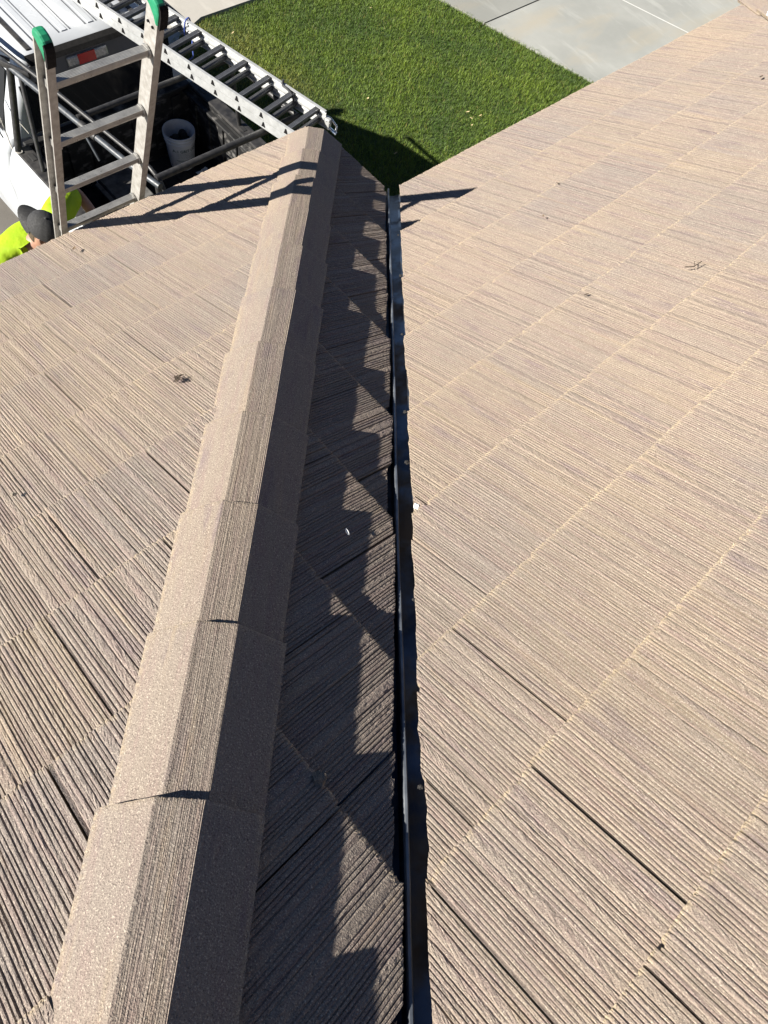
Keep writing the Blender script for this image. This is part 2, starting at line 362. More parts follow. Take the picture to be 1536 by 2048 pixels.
# ------------------------------------------------------------------ house shell
house = thing('house', 'house under a tan ribbed concrete tile roof with a hip and a metal valley', 'house')
def slab(name, pts, n, off, th, m, parent):
    n = V(*n); a = [V(*p) + n * off for p in pts]; b = [p - n * th for p in a]; k = len(a)
    return MB().add(a + b, [tuple(range(k)), tuple(range(2 * k - 1, k - 1, -1))] + [(i, i + k, (i + 1) % k + k, (i + 1) % k) for i in range(k)]).build(name, m, parent)
B = RIDGE; RW = R2
part_left = slab('roof_slope', [rfz(-8, -.02, 'left'), rfz(-.02, -.02, 'left'), rfz(-B, -B, 'left'), rfz(-8, -B, 'left')], slope_frames['left'][3], -.05, .03, M['felt'], house)
part_side = slab('roof_slope', [rfz(-.02, -.02, 'side'), rfz(-.02, -D - .02, 'side'), rfz(-B, -B - D, 'side'), rfz(-B, -B, 'side')], slope_frames['side'][3], -.05, .03, M['felt'], house)
part_right = slab('roof_slope', [rfz(.02, -D - .02, 'right'), rfz(RW - .02, -D - .02, 'right'), rfz(RW - B, -D - B, 'right'), rfz(-B, -D - B, 'right')], slope_frames['right'][3], -.05, .03, M['felt'], house)
part_left['label'] = 'sunlit left roof slope beside the ladder'
part_side['label'] = 'narrow shaded roof slope between hip and valley'
part_right['label'] = 'large sunlit roof slope right of the valley'
slab('roof_slope', [(RW, -D, 0), (RW, -D - 2 * B, 0), (RW - B, -D - B, S * B)], V(S, 0, 1) / Q, -.01, .05, M['tile'], house)['label'] = 'hidden end slope beyond the far hip'
slab('roof_slope', [(-8, -B, S * B), (-B, -B, S * B), (-B, -B - D, S * B), (RW - B, -D - B, S * B), (RW, -D - 2 * B, 0), (-8, -D - 2 * B, 0)], V(0, -S, 1) / Q, -.03, .05, M['tile'], house)['label'] = 'hidden rear slope behind the ridge'
wl_ = MB(); hw = -0.30
wl_.extr([(-7.5, -.5), (-.5, -.5), (-.5, -D - .5), (RW - .5, -D - .5), (RW - .5, -D - 2 * B + .5), (-7.5, -D - 2 * B + .5)], (0, 0, G - .1), (1, 0, 0), (0, 1, 0), (0, 0, 1), hw - G + .1)
wl_.build('wall', M['stucco'], house)
fb = MB()
for a, b_ in (((-8, -.05), (-.05, -.05)), ((-.05, -.072), (-.05, -D - .05)), ((-.028, -D - .05), (RW - .05, -D - .05))):
    fb.bar((*a, -.135), (*b_, -.135), .022, .16)
fb.build('fascia_board', M['fascia'], house)
sf = MB()
for pts in ([(-8, -.07), (-.07, -.07), (-.07, -.495), (-8, -.495)], [(-.07, -.07), (-.07, -D - .07), (-.495, -D - .07), (-.495, -.07)], [(-.07, -D - .07), (RW - .07, -D - .07), (RW - .07, -D - .495), (-.07, -D - .495)]):
    sf.add([(x, y, -.2) for x, y in pts], [(0, 1, 2, 3)])
sf.build('soffit', M['fascia'], house)

# ------------------------------------------------------------------ ribbed field tiles
def rib_profile(rng):
    """u positions, heights and how ragged each one is, over one tile width"""
    u = [0.0]; h = [0.0]; rg = [0.2]; x = 0.0
    while x < TW - 0.006:
        w = rng.uniform(0.0036, 0.0068) if rng.random() > 0.13 else rng.uniform(0.012, 0.024)
        top = rng.uniform(-0.0008, 0.0009); ragged = 1.0 if w > .0115 or rng.random() < .2 else 0.45
        gw = rng.uniform(0.0025, 0.0042); gd = rng.uniform(0.0024, 0.0050)
        w = min(w, TW - x - gw)
        if w < .003: break
        k = 2 if w < .0055 else (3 if w < .0115 else 6)
        for i in range(k):
            t = i / (k - 1); u.append(x + w * (0.06 + .88 * t)); h.append(top - 0.0005 * (2 * t - 1) ** 2); rg.append(ragged)
        u += [x + w + gw * .28, x + w + gw * .72]; h += [top - gd, top - gd * .95]; rg += [.3, .3]
        x += w + gw
    u.append(TW); h.append(-0.0006); rg.append(.2)
    return np.array(u), np.array(h), np.array(rg)
def noise1(rng, n, k):
    a = rng.normal(0, 1, n // k + 3); xs = np.arange(n) / k; i = xs.astype(int); t = xs - i
    return a[i] * (1 - t) + a[i + 1] * t
def tile_mesh(seed, lo=None, hi=None, L=0.42, u0=0.0, u1=TW, nv=38, rag_lo=0.0012, rag_hi=0.001, coarse=False, cut_lo=False):
    """a tile: u across, v uphill from its butt; lo / hi give the v range of each column"""
    rng = np.random.default_rng(seed)
    u, h, rg = rib_profile(rng)
    if coarse: u, h, rg = u[::3], h[::3], rg[::3]; nv = 4
    u = u0 + u * (u1 - u0) / TW
    a = np.zeros(len(u)) if lo is None else np.maximum(0, lo(u)); b = np.full(len(u), L) if hi is None else np.minimum(L, hi(u))
    ok = b - a > 0.006
    if ok.sum() < 3: return None
    i0, i1 = np.where(ok)[0][[0, -1]]; u, h, rg, a, b = [q[i0:i1 + 1] for q in (u, h, rg, a, b)]; b = np.maximum(b, a + .004)
    m = len(u)
    butt = a <= 0
    j = noise1(rng, m, 5) * .0016 + rng.normal(0, rag_lo, m) * (1.0) - (h < -.0018) * rng.uniform(-.003, 0, m)
    chip = np.zeros(m)
    for _ in range(rng.integers(0, 3)):
        c = rng.integers(0, m); wd = rng.integers(2, 6); s_ = slice(max(0, c - wd), c + wd); chip[s_] = rng.uniform(.002, .009)
    a = a + np.where(butt, np.abs(j) + chip, noise1(rng, m, 9) * .0022 + rng.normal(0, .0006, m) + chip * (chip > .005) if cut_lo else 0)
    b = np.maximum(b + rng.normal(0, rag_hi, m), a + .003)
    n = max(4, int(nv)) if coarse else max(5, int(round(nv * (b - a).max() / L)) + 2)
    t = np.linspace(0, 1, n); 
    if not coarse: t = np.sort(np.concatenate([t, [0.012, 0.03]])); n += 2
    vv = a[None] + (b - a)[None] * t[:, None]
    wob = np.stack([noise1(rng, n, 5) for _ in range(6)]); wi = (np.arange(m) * 6 // m)
    uu = u[None] + np.where((u > u0 + .002) & (u < u1 - .002), 1, .15)[None] * (wob[wi].T * .00018 + rng.normal(0, .00012, (n, m)))
    fade = 0.72 + .28 * np.tanh(noise1(rng, n, 6))[:, None] * np.sign(rng.normal(0, 1, m))[None]
    hh = h[None] * np.where(h[None] < -.0018, fade, 1) + rng.normal(0, 1, (n, m)) * rg[None] * .00048
    hh -= np.exp(-((vv - a[None]) / .004)) * .004 * np.where(butt, 1, .25)[None]       # worn leading edge
    tilt = .0125 - .0247 / (ROW * Q) * vv
    top = np.stack([uu, vv, hh + tilt], 2).reshape(-1, 3)
    th = .021
    bot = np.stack([uu, vv, tilt - th], 2)
    ring = [(0, i) for i in range(m)] + [(r_, m - 1) for r_ in range(1, n)] + [(n - 1, i) for i in range(m - 2, -1, -1)] + [(r_, 0) for r_ in range(n - 2, 0, -1)]
    low = np.array([bot[q] for q in ring])
    verts = np.concatenate([top, low]); N = n * m; K = len(ring)
    I = np.arange(n * m).reshape(n, m)
    quads = np.stack([I[:-1, :-1], I[:-1, 1:], I[1:, 1:], I[1:, :-1]], 2).reshape(-1, 4)
    R_ = np.array([I[q] for q in ring]); Rn = np.roll(R_, -1); l0 = N + np.arange(K); l1 = np.roll(l0, -1)
    skirt = np.stack([R_, l0, l1, Rn], 1)
    edge = np.zeros(len(verts)); edge[:N] = np.where(butt[None], np.exp(-(vv - a[None]) / .007), 0.25 * np.exp(-(vv - a[None]) / .004)).reshape(-1); edge[N:] = 1
    return verts, np.concatenate([quads, skirt]), edge
def to_mesh(name, v, f, edge, m):
    me = bpy.data.meshes.new(name); me.vertices.add(len(v)); me.vertices.foreach_set('co', np.asarray(v, np.float32).ravel())
    me.loops.add(4 * len(f)); me.loops.foreach_set('vertex_index', np.asarray(f, np.int32).ravel())
    me.polygons.add(len(f)); me.polygons.foreach_set('loop_start', (np.arange(len(f)) * 4).astype(np.int32))
    me.update(calc_edges=True)
    at = me.attributes.new('edge', 'FLOAT', 'POINT'); at.data.foreach_set('value', np.asarray(edge, np.float32))
    me.materials.append(m); smooth(me, False); return me
def in_frame(p, mar):
    q = np.asarray(p) - CAM; z = q @ CF
    if z < .3: return False
    x = (q @ CR) / z * FPX / .375; y = (q @ CU) / z * FPX / .5      # -1 .. 1 across the picture
    return abs(x) < 1 + mar and abs(y) < 1 + mar
VARIANTS = [to_mesh('roof_tile', *tile_mesh(100 + i, L=.42), M['tile']) for i in range(12)]
SHIFT = {'left': (-1.69, 0), 'right': (-1.674 + 5 * .137, 0), 'side': (-.33, 0)}
PHASE_SIDE = {0: -.335, 2: -1.352, 4: -1.79, 5: -1.990, 3: -1.895, 6: -2.407, 7: -2.715, 8: -2.81, 1: -1.15}
rnd = random.Random(11); trng = np.random.default_rng(7)
count = 0
for which, parent in (('left', part_left), ('side', part_side), ('right', part_right)):
    o_, U_, V_, N_ = slope_frames[which]; extra = ([], [], [])
    for j in range(0, 15):
        v0 = .012 if j == 0 else (OFF + ROW * j) * Q
        L = (OFF + ROW) * Q + .05 if j == 0 else .42
        if which == 'left': r0 = -1.69 - .1375 * j
        elif which == 'right': r0 = (-1.674 + 5 * .1375) - .1375 * j
        else: r0 = PHASE_SIDE.get(j, -.335 - .42 * j)
        for k in range(-30, 31):
            w0 = r0 + k * TW; seed = (j * 97 + k * 131 + {'left': 1, 'side': 2, 'right': 3}[which] * 7919) & 0xffff
            lr = random.Random(seed)
            gap = lr.uniform(.0015, .0062) if which != 'side' else lr.uniform(.002, .007)
            jit = lr.uniform(-.0011, .0011); vj = lr.uniform(-.004, .004) if j else 0; lift = lr.uniform(-.002, .0025)
            # the tile spans [w0, w0+TW] along r (left, right) or f (side)
            if which == 'side': us = w0 + jit                                      # U_ = +f
            else: us = -(w0 + TW) + jit                                            # U_ = -r
            e0, e1 = gap / 2, TW - gap / 2
            vs = v0 + vj
            ct = lr.uniform(-.007, .007); pv = lambda v: 1.414 * (0.055 - .0085 * min(3.2, v / Q)) + ct
            if which == 'left':
                hi = lambda u: Q * ((us + u) - .055) - vs; lo = None
            elif which == 'side':
                cc = .030 + .007 * ((j * 7 + k) % 3 - 1)
                hi = lambda u: Q * (-(us + u) - .055) - vs
                lo = lambda u: -Q * ((us + u) + D - cc - ct * .5) - vs
            else:
                c3 = pv(vs + .2)
                lo = lambda u: Q * ((us + u) + c3) - vs
                hi = lambda u: Q * (RW + (us + u) - .055) - vs
            uu = np.array([e0, (e0 + e1) / 2, e1])
            lov = np.zeros(3) if lo is None else np.maximum(0, lo(uu)); hiv = np.minimum(L, hi(uu))
            if (hiv - lov).max() < .012: continue
            if vs > RIDGE * Q - .05: continue
            ctr = o_ + U_ * (us + TW / 2) + V_ * (vs + .17)
            if not in_frame(ctr, .95): continue
            vis = any(in_frame(o_ + U_ * (us + a) + V_ * (vs + b), .02) for a in (0, TW / 2, TW) for b in (0, .18, .36))
            whole = lov.max() <= 0 and hiv.min() >= L
            Mx = np.eye(4); Mx[:3, 0] = U_; Mx[:3, 1] = V_; Mx[:3, 2] = N_; Mx[:3, 3] = o_ + U_ * us + V_ * vs + N_ * lift
            if vis:
                if whole and j:
                    me = VARIANTS[lr.randrange(12)]
                    o = link('roof_tile', me, parent)
                    sc = (TW - gap) / TW; Mx[:3, 0] = U_ * sc; Mx[:3, 3] += U_ * gap / 2
                else:
                    g = tile_mesh(seed, lo, hi, L, e0, e1, cut_lo=lo is not None)
                    if g is None: continue
                    o = link('roof_tile', to_mesh('roof_tile', *g, M['tile']), parent)
                o.matrix_world = Matrix(Mx.tolist()); count += 1
            else:
                g = tile_mesh(seed, lo, hi, L, e0, e1, coarse=True)
                if g is None: continue
                n0 = sum(len(q) for q in extra[0]); vv = g[0] @ Mx[:3, :3].T + Mx[:3, 3]
                extra[0].append(vv); extra[1].append(g[1] + n0); extra[2].append(g[2])
    if extra[0]:
        e = link('roof_tile_field', to_mesh('roof_tile_field', np.concatenate(extra[0]), np.concatenate(extra[1]), np.concatenate(extra[2]), M['tile']), parent); e['kind'] = 'stuff'
print('roof tiles in view', count)

# ------------------------------------------------------------------ hips and valley
HQ = math.sqrt(2 + S * S)
def hip_tile_mesh(seed, L=.42, first=False):
    rng = np.random.default_rng(seed)
    a, zt, w, zb = .041, .032, .142, -.030
    us, hs = [], []
    for i in range(9):
        t = i / 8; us.append(w + (a - w) * t); hs.append(zb + (zt - zb) * t + .006 * math.sin(math.pi * t) * .4)
    x = a - .004
    while x > -a + .004:
        wv = rng.uniform(.0022, .0052); gd = rng.uniform(.0003, .0013)
        us += [x, x - wv * .7, x - wv * .85]; hs += [zt, zt + rng.uniform(-.0004, .0004), zt - gd]; x -= wv
    for i in range(9):
        t = i / 8; us.append(-a + (a - w) * t); hs.append(zt + (zb - zt) * t)
    us, hs = np.array(us), np.array(hs); m = len(us); n = 22
    v = np.linspace(0, L, n); v = np.sort(np.concatenate([v, [.003, .008]])); n += 2
    VV = np.repeat(v[:, None], m, 1); VV[0] += np.abs(rng.normal(0, .0012, m)) + np.abs(noise1(rng, m, 6)) * .0012
    UU = np.repeat(us[None], n, 0) * (1.022 - .055 * VV / .356) + rng.normal(0, .0001, (n, m))
    HH = np.repeat(hs[None], n, 0) + rng.normal(0, .00009, (n, m)) - np.exp(-VV / .004) * .003
    ends = np.array([1 if i in (0, m - 1) else 0 for i in range(m)])
    HH += (.0135 - .0225 / .356 * VV)
    top = np.stack([UU, VV, HH], 2).reshape(-1, 3)
    ring = [(0, i) for i in range(m)] + [(q, m - 1) for q in range(1, n)] + [(n - 1, i) for i in range(m - 2, -1, -1)] + [(q, 0) for q in range(n - 2, 0, -1)]
    P3 = top.reshape(n, m, 3); low = np.array([P3[q] * V(.93, 1, 1) - V(0, 0, .016) for q in ring])
    N = n * m; K = len(ring); I = np.arange(N).reshape(n, m)
    quads = np.stack([I[:-1, :-1], I[1:, :-1], I[1:, 1:], I[:-1, 1:]], 2).reshape(-1, 4)
    R_ = np.array([I[q] for q in ring]); Rn = np.roll(R_, -1); l0 = N + np.arange(K); l1 = np.roll(l0, -1)
    skirt = np.stack([R_, Rn, l1, l0], 1)
    edge = np.zeros(N + K); edge[:N] = (np.exp(-VV / .006) * .7 + .6 * ends[None]).reshape(-1); edge[N:] = 1
    return np.concatenate([top, low]), np.concatenate([quads, skirt]), edge
def hip_line(corner, n, t0, seed0, label):
    root = MB()
    hd = V(-1, -1, S) / HQ; lat = V(1, -1, 0) / math.sqrt(2); nn = -np.cross(lat, hd)
    c = V(*corner)
    # mortar bed under the caps
    tl = .356 * n + .1
    root.extr([(-.125, -.075), (.125, -.075), (.118, -.055), (.038, -.006), (-.038, -.006), (-.118, -.055)], c + lat * .014 + hd * (t0 + .012), lat, nn, hd, tl)
    ro = root.build('hip_ridge', M['mortar'], house); ro['label'] = label
    for k in range(n):
        lr = random.Random(seed0 + k)
        me = to_mesh('hip_tile', *hip_tile_mesh(seed0 + k), M['tile'])
        o = link('hip_tile', me, ro)
        ang = lr.uniform(-.011, .011); la = -lat * math.cos(ang) + hd * math.sin(ang); hh = hd * math.cos(ang) + lat * math.sin(ang)
        Mx = np.eye(4); Mx[:3, 0] = la; Mx[:3, 1] = hh; Mx[:3, 2] = nn
        Mx[:3, 3] = c + lat * (.014 + lr.uniform(-.0055, .0055)) + hd * (t0 + .356 * k + lr.uniform(-.005, .005)) + nn * lr.uniform(-.001, .0035)
        o.matrix_world = Matrix(Mx.tolist())
    return ro
hip_line((0, 0, 0), 15, .215, 500, 'raised three sided hip capping between the sunny and the shaded slope')
hip_line((R2, -D, 0), 6, .05, 700, 'far hip capping at the top right')
def valley():
    rng = np.random.default_rng(3)
    vd = V(-1, -1, S) / HQ; lat = V(1, -1, 0) / math.sqrt(2); up = -np.cross(lat, vd); o = V(0, -D, 0)
    prof = [(-.16, .055), (-.085, .026), (-.030, .002), (-.010, .000), (-.0045, .016), (-.0045, .030), (-.002, .034), (.002, .034), (.0045, .030), (.0045, .016), (.010, .000), (.030, .002), (.085, .026), (.16, .055)]
    n = 70; P = []
    wx = np.convolve(rng.normal(0, 1, n + 10), np.ones(11) / 11, 'valid') * .004
    for i in range(n):
        t = -.045 + 5.2 * i / (n - 1)
        P.append([o + vd * t + lat * (x + (wx[i] if abs(x) < .02 else wx[i] * .3)) + up * (h - .040) for x, h in prof])
    P2 = [[q - up * .002 for q in row] for row in P]
    b = MB().grid(P); b.grid([r[::-1] for r in P2])
    fl = b.build('valley_flashing', M['flashing'], house, sm=True, fix=False)
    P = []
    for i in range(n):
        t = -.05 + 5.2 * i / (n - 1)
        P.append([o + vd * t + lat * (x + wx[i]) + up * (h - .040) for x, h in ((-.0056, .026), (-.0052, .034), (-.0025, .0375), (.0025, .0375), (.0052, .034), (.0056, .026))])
    MB().grid(P).build('rib_hem_highlight', M['hem_highlight'], fl, sm=True, fix=False)  # thin strip over the rib, carries its painted highlight
    return fl
va = valley(); va['label'] = 'dark metal valley channel with a centre rib'

# mortar chunks
def chunk(name, label, p, r, seed, m, group=None):
    b = bmesh.new(); bmesh.ops.create_icosphere(b, subdivisions=2, radius=1)
    rg = random.Random(seed)
    for v in b.verts:
        v.co *= r * rg.uniform(.6, 1.15); v.co.z *= .6
    me = bpy.data.meshes.new(name); b.to_mesh(me); b.free(); me.materials.append(m)
    return tag(link(name, me, None, p), label, 'debris', group)
chunk('mortar_chunk', 'small broken mortar lump on the shaded slope beside the hip', rfz(-2.29, -2.65, 'side')[:2] + (1.175,), .017, 3, M['mortar'])
chunk('mortar_chunk', 'pale mortar chip at the right lip of the valley', (-1.575, -2.27, rfz(0, -2.27, 'right')[2] + .010), .010, 5, M['rag'])
chunk('mortar_chunk', 'white mortar lump at the far hip in the top right corner', (3.26, -.94, rfz(0, -.94, 'right')[2] + .03), .026, 6, M['rag'])

rc = random.Random(31)
for k, f_ in enumerate((-1.02, -1.30, -1.62, -1.95, -2.12, -2.48, -2.80)):
    r_ = f_ + D + 1.414 * (.050 - .0085 * min(3.2, -f_ - D)) + rc.uniform(-.01, .006)
    chunk('grit_clump', 'dark grit clump caught along the right lip of the valley, %s' % ('nearest the eave', 'second from the eave', 'third from the eave', 'midway down', 'beside the white mortar chip', 'second from the camera', 'nearest the camera')[k], (r_, f_, rfz(0, f_, 'right')[2] - .004), rc.uniform(.005, .009), 40 + k, M['dark_stuff'], 'dark grit clumps along the right lip of the valley')

# ------------------------------------------------------------------ leaning ladder
LEAN = math.radians(68.5)
ld = V(0, -math.cos(LEAN), math.sin(LEAN)); lf = V(0, math.sin(LEAN), math.cos(LEAN)); lx = V(1, 0, 0)     # up the rail, away from house, right
LB = V(0, .055, .02)                                                 # where the rails pass the eave
def leaning_ladder():
    t = thing('ladder', 'aluminium ladder leaning on the eave with green capped rail tops', 'ladder', (-1.35, 1.34, G))
    inv = -V(-1.35, 1.34, G)
    bot = -(LB[2] - G) / math.sin(LEAN) + .02
    for x, sgn, h in ((-1.506, -1, 1.175), (-1.113, 1, 1.175)):
        prof = [(0, -.033), (sgn * .032, -.033), (sgn * .032, -.026), (sgn * .005, -.026), (sgn * .005, .026), (sgn * .032, .026), (sgn * .032, .033), (0, .033)]
        rail = MB().extr(prof, LB + lx * x + ld * bot + inv, lx, lf, ld, h - .03 - bot).build('rail', M['alu_dirty'], t)
        # rounded plastic cap over the rail top
        side = [(-.038, -.075), (-.038, -.026), (-.033, -.006), (-.022, .006), (-.006, .012), (.012, .012), (.027, .006), (.036, -.005), (.040, -.020), (.040, -.034), (.018, -.038), (-.008, -.058), (-.024, -.085)]
        w = .036
        g = MB().extr([(a, b) for a, b in side], LB + lx * (x - (sgn > 0) * .004 - (sgn < 0) * (w - .004)) + ld * h + inv, lf, ld, lx, w)
        cap = g.build('rail_cap', M['green'], t, bevel=.010)
        pad = MB().extr([(-.044, -.088), (-.044, -.028), (-.039, -.006), (-.030, .004), (-.025, -.004), (-.033, -.034), (-.034, -.088)], LB + lx * (x - (sgn < 0) * .036 + .002) + ld * h + inv, lf, ld, lx, .032)
        pad.build('rubber_pad', M['rubber'], cap)
        for k in (-.012, .014): MB().tube([LB + lx * (x - sgn * .006) + ld * (h - .105) + lf * k + inv, LB + lx * (x - sgn * .001) + ld * (h - .105) + lf * k + inv], .005, 8).build('rivet', M['rubber'], cap)
        foot = LB + lx * x + ld * bot + inv
        MB().box(foot + lx * sgn * .015 + V(0, 0, .02), (.07, .11, .04), ch=.006).build('foot', M['rubber'], t)
    k0 = math.floor(bot / .335) + 1
    for k in range(k0, 4):
        hh = -.060 + .335 * k
        if hh > 1.0: break
        c = LB + ld * hh + inv
        # D section rung with a level, grooved tread
        prof = [(-.020, .006), (-.0185, .012)]
        for i in range(6): x0 = -.0165 + i * .0066; prof += [(x0 - .002, .0135), (x0 + .002, .0135), (x0 + .0033, .0118)]
        prof += [(.0205, .006), (.019, -.004), (.010, -.016), (0, -.019), (-.010, -.016), (-.019, -.004)]
        r = MB().extr(prof, c + lx * -1.503, V(0, 1, 0), V(0, 0, 1), lx, .387).build('rung', M['alu'], t)
        for x, q in ((-1.5000, .008), (-1.1215, .008), (-1.516, .010)):
            fl = MB().extr([(.026 * math.cos(a) , .022 * math.sin(a)) for a in np.linspace(0, 2 * math.pi, 13)[:-1]], c + lx * (x - q / 2), lf, ld, lx, q)
            fl.build('rung_collar', M['alu'], r)
    return t
leaning_ladder()

# ------------------------------------------------------------------ pickup truck
TX = .17                                                            # centre line
truck = thing('pickup_truck', 'white pickup truck with an open black bed parked below the eave', 'truck', (TX, 3.2, G))
TI = -V(TX, 3.2, G)
def tp(mb, name, m, parent=truck, **k):
    mb.v = [tuple(V(*p) + TI) for p in mb.v]; return mb.build(name, m, parent, **k)
F0, F1 = 1.15, 2.93                                                 # bed from tailgate to front wall
def bedside(sg):
    fs = np.linspace(F0, F1, 31); P = []
    for f in fs:
        a = math.exp(-((f - 1.95) / .42) ** 2)                      # wheel arch flare
        zb = -2.86 + .50 * max(0, 1 - ((f - 1.95) / .50) ** 2) ** .5 if abs(f - 1.95) < .5 else -2.86
        sec = [(.86, -1.812), (.895, -1.815), (.925, -1.835), (.965 + .02 * a, -1.90), (1.0 + .05 * a, -1.98), (1.03 + .065 * a, -2.06), (1.035 + .065 * a, -2.12), (1.03 + .06 * a, -2.20), (1.035 + .05 * a, -2.36), (1.04 + .05 * a, max(zb, -2.60)), (1.02 + .05 * a, zb)]
        P.append([V(TX + sg * x, f, z) for x, z in sec])
    b = MB().grid(P if sg > 0 else [r[::-1] for r in P])
    return tp(b, 'bed_side', M['white_paint'], sm=True)
for sg in (-1, 1):
    bedside(sg)
    rail = MB().box((TX + sg * .868, (F0 + F1) / 2 - .02, -1.800), (.125, F1 - F0 - .10, .030), ch=.008)
    rp = tp(rail, 'bed_rail_cap', M['black_plastic'])
    for f in (1.45, 2.1, 2.7):
        p = MB().box((TX + sg * .858, f, -1.7835), (.042, .09, .006), ch=.002); p.v = [tuple(V(*q) + TI) for q in p.v]; p.build('stake_pocket', M['liner'], rp)
inn = MB()
inn.box((TX, (F0 + F1) / 2, -2.46), (1.62, F1 - F0, .03))
for i in range(11): inn.box((TX - .70 + i * .14, (F0 + F1) / 2, -2.440), (.07, F1 - F0 - .1, .014), ch=.004)
tp(inn, 'bed_floor', M['liner'])
for sg in (-1, 1):
    w = MB(); w.box((TX + sg * .815, (F0 + F1) / 2, -2.13), (.03, F1 - F0 - .06, .63))
    for f in np.arange(F0 + .15, F1 - .1, .21): w.box((TX + sg * .792, f, -2.11), (.02, .07, .52), ch=.008)
    w.box((TX + sg * .775, (F0 + F1) / 2, -1.86), (.05, F1 - F0 - .08, .03), ch=.008)
    hump = [(-.42, 0), (-.36, .16), (-.22, .24), (.22, .24), (.36, .16), (.42, 0)]
    w.extr(hump, (TX + sg * .80, 1.95, -2.444), (0, 1, 0), (0, 0, 1), (-sg, 0, 0), .20)
    tp(w, 'bed_wall', M['liner_dusty'])
fw_ = MB(); fw_.box((TX, F1 - .035, -2.13), (1.62, .04, .64)); fw_.box((TX, F1 - .045, -1.815), (1.66, .07, .04), ch=.01)
for i in range(7): fw_.box((TX - .66 + i * .22, F1 - .062, -2.10), (.10, .02, .46), ch=.006)
tp(fw_, 'bed_front_wall', M['liner_dusty'])
tg = MB(); tg.box((TX, F0, -2.12), (1.68, .06, .62), ch=.015)
tgo = tp(tg, 'tailgate', M['white_paint'])
tcap = MB().box((TX, F0, -1.797), (1.66, .085, .022), ch=.006); tcap.v = [tuple(V(*q) + TI) for q in tcap.v]; tcap.build('tailgate_cap', M['black_plastic'], tgo)
bmpr = MB().box((TX, F0 - .12, -2.62), (1.9, .16, .17), ch=.03); tp(bmpr, 'rear_bumper', M['chrome'])
for sg in (-1, 1):
    tl = MB().box((TX + sg * .90, F0 - .01, -2.06), (.10, .05, .36), ch=.012); tp(tl, 'tail_lamp', M['red_lens'])
# wheels
for sg in (-1, 1):
    for f in (1.95, 5.45):
        wv = MB()
        prof = [(.20, -.11), (.34, -.12), (.375, -.09), (.38, 0), (.375, .09), (.34, .12), (.20, .11)]
        vs, n = [], 28
        for r_, x in prof:
            for k in range(n):
                a = 2 * math.pi * k / n; vs.append(V(TX + sg * (.87) + x, f + r_ * math.cos(a), G + .375 + r_ * math.sin(a)))
        fs = [(i * n + k, i * n + (k + 1) % n, (i + 1) * n + (k + 1) % n, (i + 1) * n + k) for i in range(len(prof) - 1) for k in range(n)]
        wv.add(vs, fs); wo = tp(wv, 'wheel', M['tyre'], sm=True)
        rm = MB(); rm.extr([(.21 * math.cos(a), .21 * math.sin(a)) for a in np.linspace(0, 2 * math.pi, 25)[:-1]], (TX + sg * .84 - .06, f, G + .375), (0, 1, 0), (0, 0, 1), (1, 0, 0), .12)
        rm.v = [tuple(V(*q) + TI) for q in rm.v]; rm.build('rim', M['chrome'], wo)
# cab: lower body and glasshouse
def ring(hw_, fa, fb, z, cr=.16, n=6):
    out = []
    for cx, cy, a0 in ((hw_ - cr, fb - cr, 0), (-hw_ + cr, fb - cr, 90), (-hw_ + cr, fa + cr, 180), (hw_ - cr, fa + cr, 270)):
        for i in range(n):
            a = math.radians(a0 + 90 * i / (n - 1)); out.append(V(TX + cx + cr * math.cos(a), cy + cr * math.sin(a), z))
    return out
tp(MB().rings([ring(.98, 2.985, 4.66, -2.88, .06), ring(1.02, 2.975, 4.66, -2.55, .06), ring(1.03, 2.97, 4.66, -2.15, .06), ring(.975, 2.97, 4.65, -1.90, .07), ring(.90, 2.975, 4.63, -1.80, .08)]), 'cab_body', M['white_paint'], sm=True)
cab = tp(MB().rings([ring(.875, 2.95, 4.62, -1.80, .08), ring(.80, 2.955, 4.42, -1.60, .09), ring(.69, 2.965, 4.20, -1.40, .10), ring(.640, 2.980, 4.05, -1.27, .10), ring(.612, 2.992, 3.97, -1.228, .10), ring(.565, 3.02, 3.90, -1.206, .11), ring(.30, 3.2, 3.75, -1.198, .12)]), 'cab_roof', M['white_paint'], sm=True)
for x in (-.36, -.13, .11, .34):
    rb = MB().extr([(-.027, -.008), (-.023, .009), (.023, .009), (.027, -.008)], (TX + x, 3.13, -1.203), (1, 0, 0), (0, 0, 1), (0, 1, 0), .72)
    rb.v = [tuple(V(*q) + TI) for q in rb.v]; rb.build('roof_rib', M['white_paint'], cab)
    for sg in (-1, 1):
        sm_ = MB().box((TX + x + sg * .05, 3.48, -1.1985), (.007, .70, .006)); sm_.v = [tuple(V(*q) + TI) for q in sm_.v]; sm_.build('roof_seam', M['alu_rung'], cab)
for sg in (-1, 1):
    d_ = MB().box((TX + sg * .49, 3.47, -1.203), (.040, .84, .014), ch=.003); d_.v = [tuple(V(*q) + TI) for q in d_.v]; d_.build('shaded_roof_ditch', M['black_plastic'], cab)  # roof ditch strip, the ditch's shade is put into its dark colour
sp = MB().extr([(0, 0), (.03, .024), (.085, .036), (.085, .012), (.03, -.02)], (TX - .56, 2.918, -1.240), (0, 1, 0), (0, 0, 1), (1, 0, 0), 1.12)
tp(sp, 'roof_edge_seal', M['rubber'])
